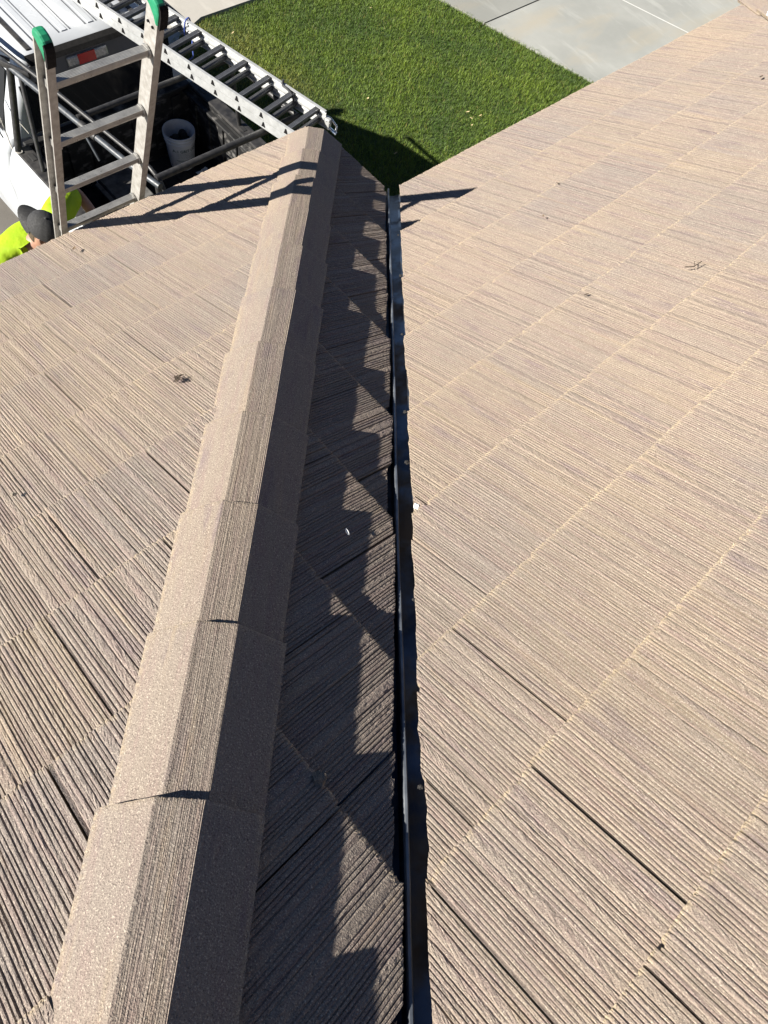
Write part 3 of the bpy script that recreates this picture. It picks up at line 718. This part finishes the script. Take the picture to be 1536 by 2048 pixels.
# rear panel with the third brake light
def lean_quad(mb, x0, x1, fa, za, fb, zb, th):
    """panel leaning between (fa, za) at its top and (fb, zb) at its foot, th proud towards the tailgate"""
    d = unit(V(0, fb - fa, zb - za)); n_ = V(0, d[2], -d[1]); n_ = n_ if n_[1] < 0 else -n_
    P = [V(TX + x0, fa, za), V(TX + x1, fa, za), V(TX + x1, fb, zb), V(TX + x0, fb, zb)]
    return mb.add(P + [p + n_ * th for p in P], [(0, 1, 2, 3), (7, 6, 5, 4), (0, 4, 5, 1), (1, 5, 6, 2), (2, 6, 7, 3), (3, 7, 4, 0)])
tp(lean_quad(MB(), -.60, .60, 2.952, -1.255, 2.925, -1.365, .012), 'rear_header_panel', M['header'])
blo = tp(lean_quad(MB(), -.26, .11, 2.945, -1.270, 2.927, -1.345, .028), 'brake_light', M['clear_lens'], bevel=.018)
rl = lean_quad(MB(), -.165, -.01, 2.944, -1.273, 2.928, -1.342, .031); rl.v = [tuple(V(*q) + TI) for q in rl.v]; rl.build('red_lens', M['red_lens'], blo)
tp(lean_quad(MB(), -.70, .70, 2.945, -1.372, 2.938, -1.775, .014), 'rear_window', M['glass'])
tp(MB().add([(TX - .58, 4.06, -1.25), (TX + .58, 4.06, -1.25), (TX + .80, 4.66, -1.80), (TX - .80, 4.66, -1.80)], [(0, 1, 2, 3)]), 'windscreen', M['glass'])
for sg in (-1, 1):
    for a, b_ in ((3.10, 4.06),):
        tp(MB().add([(TX + sg * .892, a, -1.79), (TX + sg * .892, b_ + .1, -1.79), (TX + sg * .69, b_ - .05, -1.36), (TX + sg * .69, a + .06, -1.36)], [(0, 1, 2, 3)]), 'side_window', M['glass'])
    mr = MB().box((TX + sg * 1.08, 4.30, -1.80), (.18, .10, .20), ch=.03); tp(mr, 'mirror', M['black_plastic'])
    for f in (3.3,):
        dh = MB().box((TX + sg * 1.0, f, -2.03), (.03, .16, .03), ch=.008); tp(dh, 'door_handle', M['white_paint'])
tp(MB().rings([ring(.95, 4.62, 6.25, -2.75, .10), ring(1.0, 4.62, 6.30, -2.35, .12), ring(.98, 4.62, 6.28, -2.02, .14), ring(.88, 4.62, 6.20, -1.93, .16), ring(.60, 4.64, 6.0, -1.89, .16)]), 'bonnet', M['white_paint'], sm=True)
# ladder rack
rk = MB()
rk.tube([(-.64, 3.9, -1.125), (-.52, 2.98, -1.125), (-.43, 2.30, -1.125), (-.35, 1.61, -1.125), (-.318, 1.40, -1.13), (-.31, 1.29, -1.17), (-.313, 1.22, -1.28), (-.33, 1.18, -2.44)], .016, 10)
rack = tp(rk, 'ladder_rack', M['black_steel'], sm=True); rack['label'] = 'black steel tube ladder rack over the bed'
def rp_(mb, name, m):
    mb.v = [tuple(V(*q) + TI) for q in mb.v]; return mb.build(name, m, rack, sm=True)
rp_(MB().tube([(-.66, 3.5, -1.17), (-.565, 2.90, -1.17), (-.49, 2.30, -1.17), (-.40, 1.55, -1.17), (-.345, 1.24, -1.17)], .024, 12), 'side_tube', M['grey_steel'])
rp_(MB().tube([(-.462, 2.08, -1.17), (-.442, 1.90, -1.17)], .031, 12), 'tube_sleeve', M['black_steel'])
rp_(MB().tube([(-.33, 1.31, -1.16), (1.02, 1.31, -1.16)], .027, 12), 'crossbar', M['black_steel'])
rp_(MB().tube([(-.45, 2.14, -1.16), (.99, 2.15, -1.16)], .022, 12), 'crossbar', M['black_steel'])
rp_(MB().tube([(1.01, 1.22, -1.16), (.92, 3.0, -1.16), (.87, 3.9, -1.13)], .022, 12), 'side_tube', M['black_steel'])
for a, b_, r_ in (((1.00, 1.31, -1.17), (1.035, 1.31, -1.79), .02), ((.97, 2.15, -1.17), (1.035, 2.15, -1.79), .02), ((-.575, 2.86, -1.17), (-.735, 2.84, -1.787), .028), ((-.33, 1.31, -1.17), (-.345, 1.25, -2.44), .02), ((-.545, 2.78, -1.19), (-.70, 2.52, -1.787), .018), ((-.60, 3.10, -1.17), (-.49, 3.06, -1.235), .016)):
    rp_(MB().tube([a, b_], r_, 10), 'post', M['black_steel'])
rp_(MB().bar((-.50, 2.70, -1.150), (-.62, 2.98, -1.150), .02, .05, ch=.004), 'bracket', M['black_steel'])
rp_(MB().bar((-.475, 2.05, -1.19), (-.465, 1.90, -1.36), .012, .03, ch=.003), 'hook', M['grey_steel'])

# ------------------------------------------------------------------ extension ladder on the rack
def extension_ladder():
    d = unit(V(-.196, 1.0, 0)); x = V(d[1], -d[0], 0); z = V(0, 0, 1); o = V(.712, .975, -1.122)
    t = thing('extension_ladder', 'long aluminium extension ladder lying along the truck rack', 'ladder', tuple(o))
    W, L = .392, 3.1
    def sec(zb, hgt):
        c = .022; return [(0, zb), (c, zb), (c, zb + .006), (.005, zb + .012), (.005, zb + hgt * .4), (.009, zb + hgt * .45), (.009, zb + hgt * .55), (.005, zb + hgt * .6), (.005, zb + hgt - .012), (c, zb + hgt - .006), (c, zb + hgt), (0, zb + hgt)]
    for lev, (zb, hg, of, nm) in enumerate(((0, .066, 0.0, 'base'), (.069, .064, .02, 'fly'))):
        for sgn, xo in ((1, 0), (-1, W)):
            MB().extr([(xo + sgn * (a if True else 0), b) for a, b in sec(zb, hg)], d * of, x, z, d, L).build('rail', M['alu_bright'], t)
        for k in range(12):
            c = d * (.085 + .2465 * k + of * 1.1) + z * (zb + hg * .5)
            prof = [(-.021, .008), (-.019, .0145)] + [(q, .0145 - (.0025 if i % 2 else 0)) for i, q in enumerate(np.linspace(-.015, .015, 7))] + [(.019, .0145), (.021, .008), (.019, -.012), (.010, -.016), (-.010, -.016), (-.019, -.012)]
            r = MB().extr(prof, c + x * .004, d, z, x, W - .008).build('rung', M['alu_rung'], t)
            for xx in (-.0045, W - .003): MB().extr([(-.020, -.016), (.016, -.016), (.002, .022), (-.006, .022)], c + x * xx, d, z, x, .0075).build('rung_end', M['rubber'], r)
    for q in (0, W):
        MB().box(d * .0 + x * (q) + z * .035, (.035, .05, .085), np.array([x, d, z]).T, ch=.006).build('rail_foot', M['alu_bright'], t)
    lk = MB(); c0 = d * -.03 + x * (W + .01) + z * .02
    lk.tube([c0 + z * .05 + d * .09, c0 + d * .03 + x * .025 + z * .04, c0 + x * .03 - d * .03, c0 - d * .045 - z * .02, c0 + x * .004 - d * .03 - z * .045], .009, 8)
    lk.tube([c0 + d * .04 - x * .02, c0 - d * .06 - x * .01 - z * .03], .012, 8)
    lk.build('rung_lock', M['chrome'], t, sm=True)
    return o, d, x, z
EO, ED, EX, EZ = extension_ladder()
def cord(name, label, pts, r, m):
    # smooth path through the points
    P = [V(*p) for p in pts]; out = []
    for i in range(len(P) - 1):
        p0, p1, p2, p3 = P[max(i - 1, 0)], P[i], P[i + 1], P[min(i + 2, len(P) - 1)]
        for k in range(8):
            s = k / 8; out.append(.5 * ((2 * p1) + (-p0 + p2) * s + (2 * p0 - 5 * p1 + 4 * p2 - p3) * s * s + (-p0 + 3 * p1 - 3 * p2 + p3) * s ** 3))
    out.append(P[-1])
    return tag(MB().tube(out, r, 8).build(name, m, None, sm=True), label, 'cord')
def el(a, b, c): return tuple(EO + ED * a + EX * b + EZ * c)
cord('blue_cord', 'blue cord looped over the far rail of the extension ladder', [el(1.50, .362, -.02), el(1.48, .367, .11), el(1.465, .387, .146), el(1.46, .405, .13), el(1.44, .402, .03), el(1.41, .357, -.03), el(1.38, .327, -.09), el(1.40, .297, -.12)], .006, M['cord_blue'])
cord('bungee_cord', 'black bungee hooked round the rear rung of the extension ladder', [el(.50, .398, .03), el(.48, .408, .12), el(.46, .388, .146), el(.44, .358, .135), el(.38, .353, .13), el(.325, .353, .09), el(.33, .338, .01), el(.42, .328, -.02)], .009, M['cord_black'])
cord('tie_cord', 'thin grey cord looped from the cab corner to the bed rail', [(-.745, 2.965, -1.58), (-.75, 2.95, -1.63), (-.755, 2.93, -1.70), (-.765, 2.90, -1.755), (-.775, 2.85, -1.777), (-.765, 2.80, -1.779), (-.73, 2.785, -1.778), (-.715, 2.83, -1.775), (-.70, 2.91, -1.71), (-.655, 2.955, -1.60), (-.63, 2.92, -1.62), (-.60, 2.80, -1.72), (-.62, 2.76, -1.80)], .0045, M['cord_grey'])
cord('black_hook_cord', 'black hooked cord on the white cab corner', [(-.70, 3.16, -1.50), (-.715, 3.08, -1.53), (-.73, 3.01, -1.57), (-.745, 2.97, -1.60), (-.78, 2.96, -1.63), (-.80, 2.93, -1.66), (-.80, 2.90, -1.69)], .006, M['cord_black'])

# ------------------------------------------------------------------ bucket and bed clutter
def bucket():
    bx, bf, bz = .715, 2.69, -2.432
    t = thing('bucket', 'white plastic bucket with green print standing in the truck bed', 'bucket', (bx, bf, bz))
    rr = lambda z: .118 + (.147 - .118) * z / .37
    b = MB().lathe([(.001, .004), (.112, .004), (.118, .012), (rr(.29), .29), (rr(.29) + .007, .293), (rr(.30) + .007, .303), (rr(.305), .307), (rr(.325), .325), (rr(.33) + .008, .328), (rr(.34) + .008, .340), (rr(.345), .344), (rr(.365) + .006, .365), (rr(.37) + .004, .372), (rr(.37) - .004, .371), (rr(.36) - .006, .36), (.118, .02), (.001, .018)], n=40, cap0=False)
    b.build('body', M['bucket'], t, sm=True)
    MB().lathe([(.001, .245), (.07, .25), (.124, .235)], n=24, cap0=False).build('grit', M['dark_stuff'], t)
    g = MB()
    for x, y in ((-.045, .0), (.05, .02)): g.lathe([(.001, .33), (.030, .325), (.042, .30), (.05, .23)], c=(x, y, 0), n=14, cap0=False)
    g.build('glove', M['dark_stuff'], t, sm=True)
    hd = [(rr(.335) * 1.03 * math.cos(a), rr(.335) * 1.03 * math.sin(a), .335 - .10 * math.sin((a - .2) / 1.0) ** 2 * .9) for a in np.linspace(.2, .2 + math.pi, 16)]
    MB().tube(hd, .0035, 6).build('handle', M['chrome'], t, sm=True)
    face = math.atan2(CAM[1] - bf, CAM[0] - bx) + .30
    def wrap(x, z, e=.0012): a = face + x / .14; r = rr(z) + e; return (r * math.cos(a), r * math.sin(a), z)
    # lettering, bent round the wall
    cu = bpy.data.curves.new('lettering', 'FONT'); cu.body = 'A-1 GRIT CO.'; cu.size = .043; cu.align_x = 'CENTER'; cu.resolution_u = 3; cu.offset = .0008
    tmp = bpy.data.objects.new('tmp_text', cu); COL.objects.link(tmp); bpy.context.view_layer.update()
    me = bpy.data.meshes.new_from_object(tmp.evaluated_get(bpy.context.evaluated_depsgraph_get())); bpy.data.objects.remove(tmp)
    bm = bmesh.new(); bm.from_mesh(me)
    for _ in range(2): bmesh.ops.subdivide_edges(bm, edges=[e for e in bm.edges if e.calc_length() > .012], cuts=1)
    for v in bm.verts: v.co = Vector(wrap(v.co.x, .222 + v.co.y))
    bm.to_mesh(me); bm.free(); me.materials.append(M['ink']); me.name = 'lettering'; link('lettering', me, t)
    pr = MB(); rg = random.Random(2)
    def strip(x0, x1, z0, z1):
        n = 10; xs = np.linspace(x0, x1, n); pr.grid([[wrap(x, z0) for x in xs], [wrap(x, z1) for x in xs]])
    strip(-.105, .105, .1305, .1345); strip(-.085, .10, .119, .124)
    for z in (.205, .192, .180, .168, .157):
        x = -.085
        while x < .085:
            w = rg.uniform(.006, .018); strip(x, x + w, z, z + .0022); x += w + .006
    strip(.07, .085, .095, .103); strip(.0, .03, .03, .037); strip(-.06, -.05, .09, .10)
    pr.build('print_line', M['ink'], t, fix=False)
bucket()
tb = thing('toolbox', 'dusty grey steel toolbox lid low in the truck bed', 'toolbox', (-.04, 2.50, -2.432))
MB().box((0, 0, .09), (.30, .42, .18), ch=.01).build('box', M['black_plastic'], tb)
MB().box((.02, 0, .188), (.31, .43, .022), ch=.008).build('lid', M['toolbox'], tb)
MB().box((-.165, 0, .165), (.05, .40, .02), ch=.006).build('edge_strip', M['toolbox'], tb)
cl = thing('clamp', 'steel C clamp lying in the bed behind the toolbox', 'tool', (-.06, 2.84, -2.40))
MB().tube([(-.09, -.07, 0), (-.085, -.01, .03), (-.07, .02, .04), (.07, .0, .05), (.11, -.02, .03)], .011, 8).build('frame', M['chrome'], cl, sm=True)
MB().tube([(-.14, -.03, 0), (-.12, .03, .01)], .014, 8).build('screw', M['chrome'], cl, sm=True)
rgb = random.Random(8)
def rag(name, label, c, sx, sy, m):
    P = [[V(c[0] + (i / 5 - .5) * sx + rgb.uniform(-.008, .008), c[1] + (k / 5 - .5) * sy + rgb.uniform(-.008, .008), c[2] + rgb.uniform(0, .03)) for k in range(6)] for i in range(6)]
    b = MB().grid(P); b.grid([[p - V(0, 0, .004) for p in r][::-1] for r in P])
    return tag(b.build(name, m, None, sm=True, fix=False), label, 'rag')
rag('rag', 'white rag on the tailgate behind the eave', (.22, 1.16, -1.782), .10, .09, M['rag'])
rag('crumpled_bag', 'crumpled pale plastic bag by the right bed wall', (.80, 2.45, -2.43), .12, .12, M['rag'])

# ------------------------------------------------------------------ person
def skin_mesh(name, verts, edges, radii, m, parent, sub=2, root=0):
    me = bpy.data.meshes.new(name); me.from_pydata(verts, edges, [])
    o = bpy.data.objects.new(name, me); COL.objects.link(o)
    o.modifiers.new('skin', 'SKIN'); me.skin_vertices[0].data[root].use_root = True
    for i, r in enumerate(radii): me.skin_vertices[0].data[i].radius = r if hasattr(r, '__len__') else (r, r)
    sb = o.modifiers.new('sub', 'SUBSURF'); sb.levels = sub; sb.render_levels = sub
    bpy.context.view_layer.update()
    nm = bpy.data.meshes.new_from_object(o.evaluated_get(bpy.context.evaluated_depsgraph_get()))
    bpy.data.objects.remove(o); nm.name = name; nm.materials.clear(); nm.materials.append(m); smooth(nm)
    return link(name, nm, parent)
def person():
    # own axes: x to the person's right, y forward, z up from the ground
    body_v = [(0, -.42, .93), (0, -.35, 1.10), (0, -.22, 1.30), (0, -.10, 1.44), (0, .0, 1.54), (0, .085, 1.62), (0, .10, 1.70),
              (-.10, -.42, .90), (-.12, -.33, .50), (-.12, -.42, .09), (-.12, -.28, .045),
              (.10, -.42, .90), (.12, -.38, .50), (.13, -.50, .09), (.13, -.36, .045),
              (-.20, -.14, 1.45), (-.56, -.26, 1.42), (-.50, .0, 1.28), (-.475, .06, 1.26),
              (.20, -.14, 1.44), (.44, -.14, 1.34), (.36, .10, 1.20), (.345, .15, 1.18)]
    body_e = [(0, 1), (1, 2), (2, 3), (3, 4), (4, 5), (5, 6), (0, 7), (7, 8), (8, 9), (9, 10), (0, 11), (11, 12), (12, 13), (13, 14), (3, 15), (15, 16), (16, 17), (17, 18), (3, 19), (19, 20), (20, 21), (21, 22)]
    rad = [(.15, .11), (.14, .10), (.16, .11), (.13, .09), .055, .085, .075, .085, .055, .042, .035, .085, .055, .042, .035, .06, .045, .033, .028, .06, .045, .033, .028]
    p = skin_mesh('person', body_v, body_e, rad, M['skin'], None)
    # face: nose, brow and chin are pushed out of the head itself
    for v in p.data.vertices:
        x, y, z = v.co
        if z > 1.57 and y > .12:
            v.co.y += .020 * math.exp(-(x / .012) ** 2 - ((z - 1.645) / .018) ** 2) + .008 * math.exp(-(x / .03) ** 2 - ((z - 1.585) / .014) ** 2)
    tag(p, 'person in a lime safety shirt and black cap bending forward at the ladder foot', 'person')
    for sx in (-1, 1):
        b = MB(); b.lathe([(.001, -.009), (.008, -.005), (.010, 0), (.008, .005), (.001, .009)], c=(sx * .030, .166, 1.668), n=10, cap0=False); b.build('eye', M['rag'], p, sm=True)
        b = MB().box((sx * .088, .095, 1.65), (.018, .035, .055), ch=.008); b.build('ear', M['skin'], p, sm=True)
    MB().box((0, .172, 1.612), (.045, .008, .010), ch=.003).build('mouth', M['skin'], p, sm=True)
    # hands: a palm and five fingers each
    for base, dirv, side in ((V(-.47, .075, 1.255), V(.12, .8, -.25), -1), (V(.34, .165, 1.172), V(-.12, .8, -.25), 1)):
        d = unit(dirv); xx = unit(np.cross(d, V(0, 0, 1))); zz = np.cross(xx, d)
        vs, es, rs = [tuple(base), tuple(base + d * .045), tuple(base + d * .085)], [(0, 1), (1, 2)], [(.030, .018), (.040, .016), (.038, .014)]
        skin_mesh('palm', vs, es, rs, M['skin'], p, 1)
        for i, ln in enumerate((.072, .082, .076, .060)):
            q = base + d * .08 + xx * (-.030 + .020 * i)
            skin_mesh('finger', [tuple(q), tuple(q + d * ln * .5 - zz * .006), tuple(q + d * ln * .72 - zz * .026), tuple(q + d * ln * .70 - zz * .046)], [(0, 1), (1, 2), (2, 3)], [.0095, .009, .0085, .007], M['skin'], p, 1)
        q = base + d * .02 + xx * side * -.03
        skin_mesh('thumb', [tuple(q), tuple(q + d * .035 + xx * side * -.022 - zz * .01), tuple(q + d * .065 + xx * side * -.018 - zz * .022)], [(0, 1), (1, 2)], [.012, .0105, .008], M['skin'], p, 1)
    # shirt with sleeves
    sv = [(0, -.43, .86), (0, -.36, 1.08), (0, -.23, 1.30), (0, -.11, 1.43), (0, -.03, 1.49), (-.20, -.14, 1.45), (-.38, -.20, 1.44), (-.55, -.26, 1.42), (.20, -.14, 1.44), (.32, -.14, 1.40), (.45, -.14, 1.33)]
    se = [(0, 1), (1, 2), (2, 3), (3, 4), (3, 5), (5, 6), (6, 7), (3, 8), (8, 9), (9, 10)]
    sh = skin_mesh('shirt', sv, se, [(.185, .15), (.18, .14), (.19, .14), (.16, .115), .085, .105, .10, .098, .105, .10, .098], M['shirt'], p, 3)
    rg = random.Random(5); ph = [(rg.uniform(25, 60), rg.uniform(6, 14), rg.uniform(0, 6)) for _ in range(5)]
    for v in sh.data.vertices:
        x, y, z = v.co; n = v.normal
        s = sum(math.sin(a * x + a * .7 * y + b * z + c) for a, b, c in ph) / 5
        v.co += n * (.011 * s * min(1, max(.25, (1.50 - z) / .25)))
    tr_v = [(0, -.42, .95), (-.10, -.42, .86), (-.12, -.33, .50), (-.12, -.42, .10), (.10, -.42, .86), (.12, -.38, .50), (.13, -.50, .10)]
    skin_mesh('trousers', tr_v, [(0, 1), (1, 2), (2, 3), (0, 4), (4, 5), (5, 6)], [(.165, .12), .10, .075, .075, .10, .075, .075], M['jeans'], p)
    for x, y in ((-.12, -.41), (.13, -.49)):
        skin_mesh('boot', [(x, y - .03, .06), (x, y, .14), (x, y + .08, .05), (x, y + .17, .04)], [(0, 1), (0, 2), (2, 3)], [.055, .056, .052, .04], M['boots'], p)
    # cap: six panels, button and a curved brim
    cc = V(0, .075, 1.685); tilt = .38
    def cp(x, y, z):
        return V(cc[0] + x, cc[1] + y * math.cos(tilt) + z * math.sin(tilt), cc[2] - y * math.sin(tilt) + z * math.cos(tilt))
    P = []
    for i in range(9):
        a = math.pi / 2 * i / 8; row = []
        for k in range(48):
            b = 2 * math.pi * k / 48
            seam = 1 - .022 * math.exp(-(((b / (math.pi / 3)) % 1 - .5) / .06) ** 2) * math.cos(a)
            row.append(cp(.093 * math.cos(a) * math.cos(b) * seam, .108 * math.cos(a) * math.sin(b) * seam, .105 * math.sin(a) ** .9 * seam))
        P.append(row)
    cap = MB().rings(P, cap0=False, cap1=True).build('cap', M['cap'], p, sm=True)
    MB().box(cp(0, 0, .107), (.014, .014, .008), ch=.003).build('button', M['cap'], cap)
    br = []
    for i in range(5):
        t_ = i / 4; row = []
        for k in range(17):
            b = math.pi * (1.10 + .80 * k / 16); rx, ry = .093 + .012 * t_, .106 + .078 * t_
            row.append(cp(rx * math.cos(b) * (1 - .10 * t_), ry * math.sin(b), .010 - .006 * t_ - .05 * math.cos(b) ** 2 * t_))
        br.append(row)
    b = MB().grid(br); b.grid([[q - V(0, 0, .004) for q in r][::-1] for r in br]); b.build('brim', M['cap'], cap, sm=True, fix=False)
    hr = []
    for i in range(4):
        row = []
        for k in range(17):
            a = math.pi * (1.02 + .96 * k / 16) if i else math.pi * (1.02 + .96 * k / 16); row.append(cp(.090 * math.cos(a), .104 * math.sin(a), .01 - .030 * i))
        hr.append(row)
    b = MB().grid(hr); b.grid([[q * V(.97, 1, 1) + V(0, .004, 0) for q in r][::-1] for r in hr]); b.build('hair', M['hair'], p, sm=True, fix=False)
    p.scale = (1.13, 1.13, 1.14); p.location = (-1.205, 1.515, G); p.rotation_euler = (0, 0, math.pi + .30)
person()

# ------------------------------------------------------------------ bits lying about
def leaf(name, label, p, n, L, W, az, m, curl=.35, cat='leaf', group=None):
    n = unit(V(*n)); x = unit(np.cross(n, V(math.sin(az), math.cos(az), .1))); y = np.cross(n, x); P = []
    for i in range(7):
        t = i / 6; w = W * math.sin(math.pi * min(1, t * .96 + .02)) ** .8 + .0006
        P.append([V(*p) + y * (t - .5) * L + x * s_ * w * .5 + n * (.006 + curl * L * ((t - .5) ** 2) + abs(s_) * w * curl * .6) for s_ in (-1, -.5, 0, .5, 1)])
    b = MB().grid(P); b.grid([[q - n * .0008 for q in r][::-1] for r in P])
    return tag(b.build(name, m, None, sm=True, fix=False), label, cat, group)
NL = slope_frames['left'][3]; NS = slope_frames['side'][3]
def on(r, f, w, h=.012): p = V(*rfz(r, f, w)); return p + (NS if w == 'side' else NL) * h
b = MB(); rg = random.Random(9)
for i in range(44):
    q = on(-1.83, -1.46, 'left', .004) + V(rg.gauss(0, .007), rg.gauss(0, .009), 0) ; q[2] = -S * q[1] + .016 + rg.uniform(0, .012)
    a = rg.uniform(0, 6.3); l = rg.uniform(.002, .006)
    b.tube([q - V(math.cos(a), math.sin(a), 0) * l, q + V(math.cos(a), math.sin(a), .1) * l], .0015, 5)
tag(b.build('moss_clump', M['twig'], None), 'small dry moss clump on the left slope beside the hip', 'debris')
leaf('dry_leaf', 'curled dry leaf near the eave below the ladder shadow', on(-1.59, -.23, 'left'), NL, .034, .014, .6, M['leaf'])
chunk('pebble', 'small pale pebble on the left slope at the picture edge', tuple(on(-2.41, -1.54, 'left', .012)), .008, 12, M['mortar'])
tw = MB(); c = on(.0, -2.20, 'right', .012)
tw.tube([c + V(-.030, .022, -.004), c, c + V(.042, -.004, .006)], .002, 6); tw.tube([c + V(.006, 0, 0), c + V(.028, .016, -.003)], .0015, 6)
tag(tw.build('twig', M['twig'], None, sm=True), 'dark forked twig lying on the right roof slope', 'twig')
leaf('dry_leaf', 'single dark leaf flake midway up the right slope', on(-.38, -2.01, 'right'), NL, .020, .008, 2.0, M['twig'])
leaf('dry_leaf', 'tiny dark leaf scrap below the eave end of the right slope', on(.41, -1.34, 'right'), NL, .02, .008, .2, M['twig'])
leaf('dry_leaf', 'dark curled leaf near the right edge of the roof', on(2.07, -1.46, 'right'), NL, .04, .014, 1.5, M['twig'])
leaf('dry_leaf', 'small brown leaf right of the ladder cap shadow', on(.09, -1.49, 'right'), NL, .02, .008, .9, M['leaf'])
leaf('feather', 'small white feather in the shade of the hip', on(-1.83, -2.23, 'side'), NS, .022, .008, .5, M['feather'], cat='feather')
rg = random.Random(21)
spots = [(3.12, 5.12, 'pale dry leaf on the yellowish lawn corner near the pavement'), (5.16, 4.67, 'lone pale dry leaf at the far side of the lawn'), (3.46, 2.29, 'pale dry leaf inside the dark shadow on the lawn'), (3.84, 3.24, 'pale dry leaf just outside the dark shadow on the lawn'),
         (4.79, 2.25, None), (4.94, 2.22, None), (4.84, 2.36, None), (4.70, 2.15, None)]
for r_, f_, lab in spots:
    leaf('fallen_leaf', lab or 'pale dry leaf in the cluster of four on the lawn near the roof edge', (r_, f_, G + .022), (rg.uniform(-.2, .2), rg.uniform(-.2, .2), 1), rg.uniform(.04, .07), rg.uniform(.012, .020), rg.uniform(0, 6), M['leaf_pale'], group='pale leaves fallen on the lawn')
